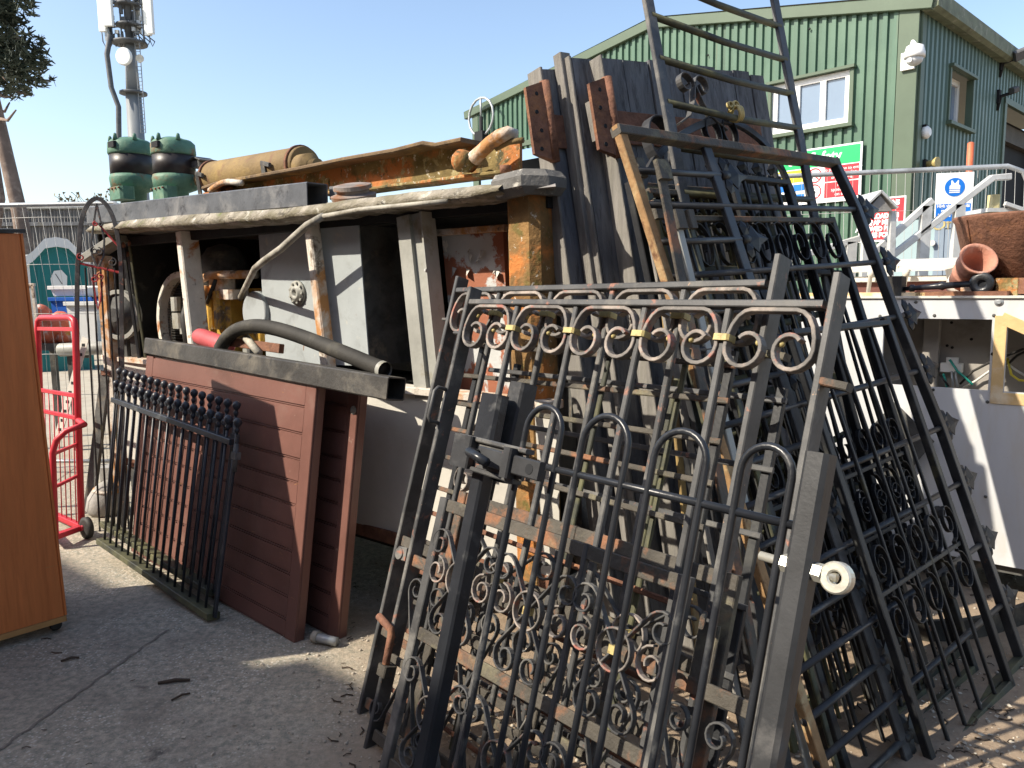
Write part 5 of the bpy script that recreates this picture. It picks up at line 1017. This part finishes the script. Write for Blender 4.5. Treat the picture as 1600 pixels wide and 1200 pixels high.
part(bd, 'sealant_border', m_ofoam, lambda mb: (mb.bar((t0-.03, oy0-.05, .003), (t0-.03, oy1+.02, .003), .055, .006), mb.bar((t0-.055, oy0-.035, .0025), (t1, oy0-.035, .0025), .06, .004), mb.bar((t0-.03, oy1+.01, .0035), (t1+.05, oy0+.13, .0035), .06, .006)))
part(bd, 'corner_panel', m_white2, lambda mb: mb.hull8([(t0, oy1, -.018), (t1, oy1, -.018), (t1, oy0+.17, -.018), (t0, oy1-.001, -.018)], [(t0, oy1, -.001), (t1, oy1, -.001), (t1, oy0+.17, -.001), (t0, oy1-.001, -.001)]))
m_tau = mat('taupe_inner_panel', (.3, .28, .25), .6, .12, 3, [((.2, .18, .16), 5, .55, .72), ((.5, .5, .48), 25, .68, .72)], .1, 40)
part(bd, 'recess_back', m_tau, lambda mb: mb.boxp(o0.x-.1, aR-.05, oy0-.15, oy1+.1, -.28, -.26)); part(bd, 'recess_plate', m_wood2 if False else m_tau, lambda mb: mb.boxp(Le(1441, 550, -.2).x, Le(1466, 550, -.2).x, oy0-.12, oy1+.06, -.25, -.2)); part(bd, 'recess_floor', m_tau, lambda mb: mb.boxp(o0.x-.1, aR-.05, oy0-.12, oy0-.1, -.25, -.03))
for x, y in ((1480, 540), (1488, 543), (1518, 530), (1458, 563), (1487, 504)): p = Le(x, y, -.258); part(bd, 'hole', M_black, lambda mb: mb.lathe(p, (0, 0, 1), [(0, .008), (.004, .008)], 8))
p = Le(1487, 574, -.24); jb = part(bd, 'junction_box', m_whp, lambda mb: (mb.box(p, (.11, .05, .05), .006), mb.box(p+V((0, .035, -.01)), (.06, .04, .03), .004)))
m_gcab = mat('green_cable', (.02, .25, .2), .4); m_ycab = mat('yellow_cable', (.6, .5, .05), .4)
for dx, m, pts in ((0, m_gcab, [(1484, 562), (1496, 580), (1508, 590), (1520, 601)]), (1, m_galv, [(1487, 580), (1488, 592), (1489, 605)]), (2, m_galv, [(1493, 580), (1494, 592), (1496, 605)]), (3, m_blk, [(1468, 585), (1474, 592), (1482, 604)]), (4, m_wpl, [(1505, 606), (1525, 595), (1546, 580), (1570, 566)]), (5, m_rub, [(1500, 600), (1520, 580), (1545, 567), (1600, 545)]), (6, m_gcab, [(1474, 584), (1477, 595), (1480, 605)]), (7, m_ycab, [(1574, 560), (1580, 585), (1592, 594), (1612, 596)]), (8, m_wpl, [(1574, 569), (1590, 580), (1606, 590)]), (9, m_rub, [(1574, 570), (1590, 555), (1605, 548)])):
    part(bd, 'cable', m, lambda mb: mb.tube([Le(x, y, -.2+.012*i) for i, (x, y) in enumerate(pts)], .0065, 6))
for x, y in ((1431, 472), (1460, 493), (1553, 493), (1375, 494), (1374, 550), (1374, 508), (1551, 553), (1458, 609), (1550, 613), (1543, 628), (1540, 776), (1420, 580), (1560, 613)): p = Le(x, y, .0); part(bd, 'screw', m_gdark, lambda mb: mb.lathe(p, (0, 0, 1), [(0, .009), (.003, .008), (.004, .003)], 10))
p = Le(1561, 472); part(bd, 'bolt_washer', m_galv, lambda mb: mb.lathe(p, (0, 0, 1), [(0, .022), (.003, .021), (.004, .01), (.01, .009)], 14))
for x, y in ((1400, 784), (1466, 800)): p = Le(x, y); part(bd, 'grommet', m_rub, lambda mb: mb.lathe(p, (0, 0, 1), [(0, .035), (.008, .033), (.009, .014), (.016, .012)], 16))
part(bd, 'top_skin', m_wpl, lambda mb: mb.boxp(aL2-.1, aR, bt, bt+.012, -.8, .012, .004)); part(bd, 'foam_edge', m_ofoam, lambda mb: mb.boxp(aL2-.05, Le(1445, 460).x, bt+.012, bt+.03, -.35, -.02, .004))
part(bd, 'end_panel', m_white2, lambda mb: mb.boxp(aL2-.02, aL2, b0, bt, -.8, 0)); part(bd, 'underframe', m_gdark, lambda mb: mb.boxp(aL2, aR, b0-.05, b0, -.75, -.04)); part(bd, 'back_panel', m_white2, lambda mb: mb.boxp(aL2, aR, b0, bt, -.82, -.8))
dp = thing('dark_sheet', 'dark grey steel sheet standing on edge between the white body and the gates', 'sheet', FE); P = [Le(x, y, .04) for x, y in ((1398, 628), (1460, 690), (1392, 770), (1330, 700))]; part(dp, 'sheet', m_gdark, lambda mb: mb.hull8([v-V((0, 0, .006)) for v in P], P)); part(dp, 'prop', m_gdark, lambda mb: mb.bar(P[2]-V((0, 0, .01)), (P[2].x, 0, .1), .03, .01))
for a in (aL2+.35, aR-.3):
    for c in (-.2, -.65): part(bd, 'wheel', m_rub, lambda mb: mb.lathe((a, .17, c-.06), (0, 0, 1), [(0, .1), (.015, .17), (.12, .17), (.135, .1)], 20))
# things lying on it
lv = thing('black_lever', 'black iron bar with a ring head and square block lying on the white body', 'iron bar', FE); c = -.06
A, B = Le(1405, 452, c), Le(1520, 443, c); rc = Le(1534, 443, c)
part(lv, 'block', m_rub, lambda mb: mb.boxp(Le(1382, 440, c).x, Le(1412, 440, c).x, bt+.012, Le(1395, 432, c).y, c-.07, c+.06, .014)); part(lv, 'shaft', m_glos, lambda mb: (mb.lathe(A, B-A, [(0, .012), (.05, .012), (.055, .02), (.075, .02), (.08, .013), ((B-A).length*.55, .018), ((B-A).length*.6, .025), ((B-A).length*.64, .018), ((B-A).length, .016)], 12)))
part(lv, 'ring', m_glos, lambda mb: mb.lathe(rc-V((0, 0, .02)), (0, 0, 1), [(0, .025), (.0, .048), (.008, .058), (.028, .058), (.036, .048), (.036, .025), (.018, .02)], 22))
pl_ = thing('rusty_plate', 'dark red rusty plate lying under the black lever', 'plate', FE); A = Le(1434, 462, -.1); B = Le(1580, 452, -.1); part(pl_, 'plate', m_rust, lambda mb: mb.boxp(A.x, B.x, bt+.012, bt+.035, -.3, -.02, .006)); part(pl_, 'rib', m_rpeel, lambda mb: mb.bar((A.x+.2, bt+.05, -.16), (B.x-.1, bt+.055, -.16), .04, .05))
td = thing('lidded_trough', 'long trough with a white painted lid and dark red side behind the black lever', 'trough', FE); A = Le(1325, 430, -.5); B = Le(1560, 425, -.5); lz = Le(1440, 418, -.5).y; lz2 = Le(1440, 406, -.62).y
part(td, 'side', mat('dark_red_board', (.13, .05, .04), .7, .2), lambda mb: mb.boxp(A.x, B.x, bt+.012, lz-.05, -.8, -.54)); part(td, 'side_rail', m_wpl, lambda mb: mb.bar((A.x, lz-.065, -.52), (B.x, lz-.065, -.52), .035, .03)); part(td, 'lid', m_wpl, lambda mb: mb.hull8([(A.x, lz-.02, -.47), (B.x, lz-.02, -.47), (B.x, lz2-.02, -.8), (A.x, lz2-.02, -.8)], [(A.x, lz+.01, -.47), (B.x, lz+.01, -.47), (B.x, lz2+.012, -.8), (A.x, lz2+.012, -.8)]))
for x in (1357, 1412): p = Le(x, 432, -.45); part(td, 'peg', m_wpl, lambda mb: mb.lathe((p.x, bt+.012, p.z), (.1, 1, 0), [(0, .012), (lz-bt-.06, .013), (lz-bt-.055, .02), (lz-bt-.02, .02)], 10))
part(td, 'strut', m_wood2, lambda mb: mb.bar(Le(1490, 455, -.4), Le(1483, 420, -.4), .04, .02))
cpn = thing('chimney_pot', 'terracotta chimney pot lying tilted on the white body', 'chimney pot', FE); A = Le(1503, 447, -.25); B = Le(1531, 404, -.12); A.y = max(A.y, bt+.09); ax = (B-A); ax = V((ax.x, ax.y, .16)); Lp = ax.length
def pot(mb):
    r = .085; mb.lathe(A, ax, [(0, r*.8), (Lp*.3, r*.85), (Lp*.34, r*.93), (Lp*.4, r*.93), (Lp*.44, r*.86), (Lp*.6, r*.9), (Lp*.66, r*1.02), (Lp*.72, r*1.02), (Lp*.8, r*.93), (Lp*.9, r*1.02), (Lp, r*1.12), (Lp*1.01, r*1.05), (Lp*.97, r*.9), (Lp*.6, r*.75), (Lp*.3, r*.7)], 26)
part(cpn, 'pot', m_terr, pot); part(cpn, 'base', m_wpl, lambda mb: mb.lathe(A-ax.normalized()*.06, ax, [(0, .066), (.058, .07)], 22))
hp_ = thing('rusty_hopper', 'large rusty brown steel hopper at the right edge behind the chimney pot', 'hopper', FE); cH = Le(1605, 400, -.5); yt = Le(1605, 338, -.4).y; yb = bt+.012; rt_ = 101*FE.P(*cH).y/F; 
part(hp_, 'shell', m_rust, lambda mb: mb.lathe((cH.x, yb, cH.z), (0, 1, 0), [(0, rt_*.72), (yt-yb-.02, rt_*.99), (yt-yb, rt_*1.03), (yt-yb+.012, rt_*1.02), (yt-yb, rt_*.95), (.03, rt_*.68)], 36)); part(hp_, 'seam', m_rust, lambda mb: mb.bar((cH.x-rt_*.55, yb, cH.z+rt_*.5), (cH.x-rt_*.72, yt-.01, cH.z+rt_*.7), .012, .02))
bb = thing('copper_brown_box', 'small rust brown steel box beside the hopper foot', 'box', FE); A = Le(1555, 449, -.08); B = Le(1592, 434, -.08); part(bb, 'body', m_orust, lambda mb: mb.boxp(A.x, B.x, bt+.012, B.y, -.2, -.08)); part(bb, 'flap', m_rust, lambda mb: mb.hull8([(B.x, bt+.02, -.08), (B.x+.06, bt+.02, -.05), (B.x+.03, B.y, -.08), (B.x, B.y, -.08)], [(B.x, bt+.02, -.09), (B.x+.06, bt+.02, -.06), (B.x+.03, B.y, -.09), (B.x, B.y, -.09)]))
rb = thing('rubber_strip', 'curved black rubber strip lying on the earth under the white body', 'rubber strip', WORLD); part(rb, 'strip', m_rub, lambda mb: mb.rib([gnd(x, y, .05) for x, y in ((1385, 960), (1410, 978), (1450, 985), (1500, 984), (1550, 975), (1610, 955))], .025, .1, z=(0, 0, 1)))
part(rb, 'bolt', m_rust, lambda mb: mb.lathe(gnd(1450, 985, .1), (0, 0, 1), [(0, .014), (.02, .012)], 6))
# ================================================================ RIGHT BACKGROUND
FH2 = Frame(at(1400, 600, 6.6), -14, 0); FH2.o.z = 0; a0, a1 = FH2.L(1130, 300).x, FH2.L(1607, 300).x
mesh_fence(FH2, 'temporary mesh fence panel with a rounded corner in front of the green building', a0, a1, FH2.L(1480, 264).y, .16, .068, .01, (.3, .5, .68, .87))
q0 = FH2.L(1463, 273, .04); q1 = FH2.L(1518, 342, .04); wS2 = q1.x-q0.x; hS2 = q0.y-q1.y+.01; FHs = FH2.off(.04, q0.x, q1.y); hv = thing('high_visibility_sign', 'white and blue high visibility vest sign hung on the mesh fence', 'sign', FHs)
part(hv, 'board', m_sw, lambda mb: mb.boxp(0, wS2, 0, hS2, 0, .008)); part(hv, 'panel', m_sb, lambda mb: mb.boxp(.03*wS2, .95*wS2, .02*hS2, .36*hS2, .008, .011, .001))
part(hv, 'disc', m_sb, lambda mb: mb.lathe((wS2*.5, hS2*.69, .008), (0, 0, 1), [(0, wS2*.265), (.003, wS2*.265)], 32)); hv.children[-1].scale = (1, 1.08, 1); hv.children[-1].location.y = -hS2*.69*.08
def vest(mb):
    cx, cy, k = wS2*.5, hS2*.7, wS2*.2
    mb.poly([(cx-.7*k, cy-.35*k), (cx-.1*k, cy-.35*k), (cx-.1*k, cy+.5*k), (cx-.35*k, cy+.9*k), (cx-.5*k, cy+.9*k), (cx-.5*k, cy+.3*k), (cx-.7*k, cy+.1*k)], .0112, .013); mb.poly([(cx+.7*k, cy-.35*k), (cx+.7*k, cy+.1*k), (cx+.5*k, cy+.3*k), (cx+.5*k, cy+.9*k), (cx+.35*k, cy+.9*k), (cx+.1*k, cy+.5*k), (cx-.07*k, cy+.5*k), (cx-.07*k, cy-.35*k)], .0112, .013)
    mb.boxp(cx-.7*k, cx+.7*k, cy-.62*k, cy-.45*k, .0112, .013, .0005); mb.boxp(cx-.7*k, cx+.7*k, cy-.9*k, cy-.72*k, .0112, .013, .0005)
part(hv, 'pictogram', m_sw, vest); text(hv, 'lettering', 'High visibility vests\nmust be worn\nbeyond this point', hS2*.105, (wS2*.49, hS2*.19, .0112), m_sw, bold=.0012, sx=.8)
# hut with door
FHu = Frame(at(1470, 600, 8.2), -41); FHu.o.z = 0; Lh = lambda x, y, c=0: FHu.L(x, y, c); m_hut = mat('pale_blue_grey_hut', (.3, .4, .42), .6, .06, 2, [], .05); m_hutd = mat('slate_blue_door', (.19, .24, .3), .5, .1, 2, [], .05)
hu = thing('site_hut', 'pale blue grey site hut with a slate door behind the aluminium handrails', 'hut', FHu); h0, h1, hh = Lh(1398, 400).x, Lh(1640, 400).x, Lh(1440, 343).y
part(hu, 'wall', m_hut, lambda mb: mb.boxp(h0, h1, 0, hh, -1.5, 0)); dr_ = part(hu, 'door', m_hutd, lambda mb: (mb.boxp(Lh(1461, 370).x, Lh(1545, 370).x, 0, hh-.02, .0, .03), mb.rib([(Lh(1474, 370).x, .2, .03), (Lh(1474, 370).x, Lh(1474, 357).y, .03), (Lh(1500, 370).x, Lh(1474, 357).y, .03), (Lh(1500, 370).x, .2, .03)], .03, .02)))
part(dr_, 'handle', m_alu, lambda mb: mb.lathe(Lh(1458, 380, .03), (0, 0, 1), [(0, .03), (.05, .03)], 10)); text(dr_, 'lettering', 'Office', .17, Lh(1490, 350, .035), m_gold)
# aluminium handrails
FA2 = Frame(at(1450, 600, 6.1), 0); FA2.o.z = 0
def handrail(label, pts, posts):
    t = thing('handrail', label, 'handrail', FA2, 'aluminium handrails'); P = [FA2.L(*p) for p in pts]; part(t, 'rail', m_alu, lambda mb: mb.sweep(P, MB.rect(.05, .05, .006), (0, 0, 1)))
    for x, y in posts: p = FA2.L(x, y); part(t, 'post', m_alu, lambda mb: mb.bar((p.x-.03, 0, 0), (p.x, p.y, 0), .08, .05))
handrail('left aluminium stair handrail, the shorter one rising right behind the red notice', ((1320, 435), (1456, 313)), ((1447, 322), (1390, 376)))
handrail('right aluminium stair handrail ending in a level top piece below the fence tube', ((1380, 410), (1550, 278), (1578, 276)), ((1499, 320),))
handrail('low pale ramp handrail passing behind the spearhead gate', ((1235, 405), (1345, 372)), ((1330, 378),))
bt_ = thing('bird_table', 'small grey bird table with a pitched roof in front of the red notice', 'bird table', FA2); A, B, T_ = FA2.L(1350, 325, .2), FA2.L(1399, 325, .2), FA2.L(1376, 301, .2); z0 = FA2.L(1370, 330, .2).y
part(bt_, 'gable', m_conc, lambda mb: mb.poly([(A.x+.02, z0), (B.x-.02, z0), (T_.x, T_.y-.02)], .1, .2))
part(bt_, 'roof', m_alu, lambda mb: (mb.bar((A.x-.01, A.y-.0, .05), (T_.x, T_.y+.01, .05), .02, .34), mb.bar((T_.x, T_.y+.008, .05), (B.x+.01, B.y, .05), .02, .34)))
for x in (1353, 1395): p = FA2.L(x, 330, .15); part(bt_, 'post', m_alu, lambda mb: mb.bar((p.x, 0, .15), (p.x, z0, .15), .045, .045))
op = thing('orange_pole', 'orange pole end rising above the fence tube by the shaded wall', 'pole', Frame(at(1495, 600, 7.4), 0)); op.location.z = 0; zt_ = at(1495, 224, 7.4).z
part(op, 'shaft', mat('orange_paint', (.5, .13, .06), .5), lambda mb: mb.lathe((0, 0, 0), (0, 1, 0), [(0, .03), (zt_, .03), (zt_+.01, .015)], 10)); part(op, 'foot', m_gdark, lambda mb: mb.lathe((0, 0, 0), (0, 1, 0), [(0, .12), (.03, .12)], 12))
cl = thing('metal_rack', 'pale metal rack with a yellow carton behind the hopper', 'rack', FA2); A = FA2.L(1542, 327); B = FA2.L(1640, 327)
part(cl, 'shelf', m_alu, lambda mb: mb.boxp(A.x, B.x, A.y-.02, A.y+.01, -.35, 0)); part(cl, 'carton', mat('yellow_carton', (.55, .48, .25), .6, .2, 8), lambda mb: mb.boxp(FA2.L(1554, 320).x, FA2.L(1565, 320).x, A.y-.12, FA2.L(1560, 303).y, -.1, -.02)); part(cl, 'strut', m_alu, lambda mb: mb.bar(FA2.L(1570, 318, .02), FA2.L(1605, 330, .02), .03, .03)); part(cl, 'leg', m_alu, lambda mb: mb.bar((A.x+.05, 0, -.1), (A.x+.05, A.y, -.1), .04, .04))
# ================================================================ LITTER
m_lit = mat('pale_litter', (.45, .4, .32), .8, .5, 30, [], 0); m_twig = mat('dark_twig', (.07, .05, .035), .9, .3, 20, [], 0)
random.seed(77)
def scatter(name, m, n, region, mk):
    mb = MB(); k = 0
    while k < n:
        x, y = random.uniform(*region[0]), random.uniform(*region[1]); p = gnd(x, y)
        if mnoise.noise(p*1.3) < -.25 and random.random() < .8: k += .2; continue
        mk(mb, p); k += 1
    o = mb.build(name, m); tag(o, None, None, kind='stuff'); return o
def flake(mb, p):
    s = random.choice([.004, .005, .006, .008, .012]); a = random.uniform(0, 6.3); u = V((cos(a), sin(a), 0))*s; w = V((-sin(a), cos(a), 0))*s*random.uniform(.3, .9); z = V((0, 0, .004)); c = V((0, 0, s*random.uniform(.1, .7)))
    mb.add([p-u+z, p-w+z+c, p+u+z+c*.4, p+w+z], [(0, 1, 2), (0, 2, 3)])
def twig(mb, p):
    s = random.choice([.012, .02, .03, .05]); a = random.uniform(0, 6.3); d = V((cos(a), sin(a), 0))*s; mb.tube([p+V((0, 0, .004)), p+d*.5+V((-.2*d.y, .2*d.x, .006)), p+d+V((0, 0, .005))], s*.045+.0008, 4)
def stone(mb, p):
    s = random.choice([.002, .003, .004, .005, .008]); mb.ballz(p+V((0, 0, s*.2)), s, 5)
scatter('litter', m_lit, 1500, ((560, 1700), (900, 1300)), flake); scatter('twigs', m_twig, 700, ((520, 1650), (880, 1300)), twig); scatter('twigs', m_twig, 14, ((0, 560), (880, 1250)), twig); scatter('gravel', mat('yard_grit', (.4, .35, .28), .95, .4, 40, [], 0), 1300, ((250, 1700), (880, 1300)), stone)
scatter('litter', m_lit, 160, ((0, 560), (880, 1250)), flake)
def stick(label, a, b, r): p, q = gnd(*a), gnd(*b); mb = MB(); mid = p.lerp(q, .5)+V((.004, .004, .012)); mb.tube([p+V((0, 0, r)), mid, q+V((0, 0, r))], r, 6, sc=[.8, 1, .7]); tag(mb.build('stick', m_twig), label, 'stick', 'sticks on the yard')
m_twig = m_twig
stick('straight dark stick lying in the middle of the open yard', (247, 1070), (297, 1065), .008); stick('thin stick below the straight dark stick', (268, 1096), (297, 1085), .005); stick('bent dark stick lying below the cabinet castor', (95, 1035), (124, 1029), .006)
tag_ = thing('pipe_stub', 'small pale bent pipe stub by the brown door foot', 'pipe', WORLD); p = gnd(508, 1008); part(tag_, 'tube', m_galv, lambda mb: mb.tube([p+V((-.06, .03, .03)), p+V((0, 0, .03)), p+V((.06, -.02, .025))], .022)); part(tag_, 'collar', m_pipe, lambda mb: mb.lathe(p+V((-.06, .03, .03)), (1, -.5, 0), [(0, .028), (.03, .028)], 12))
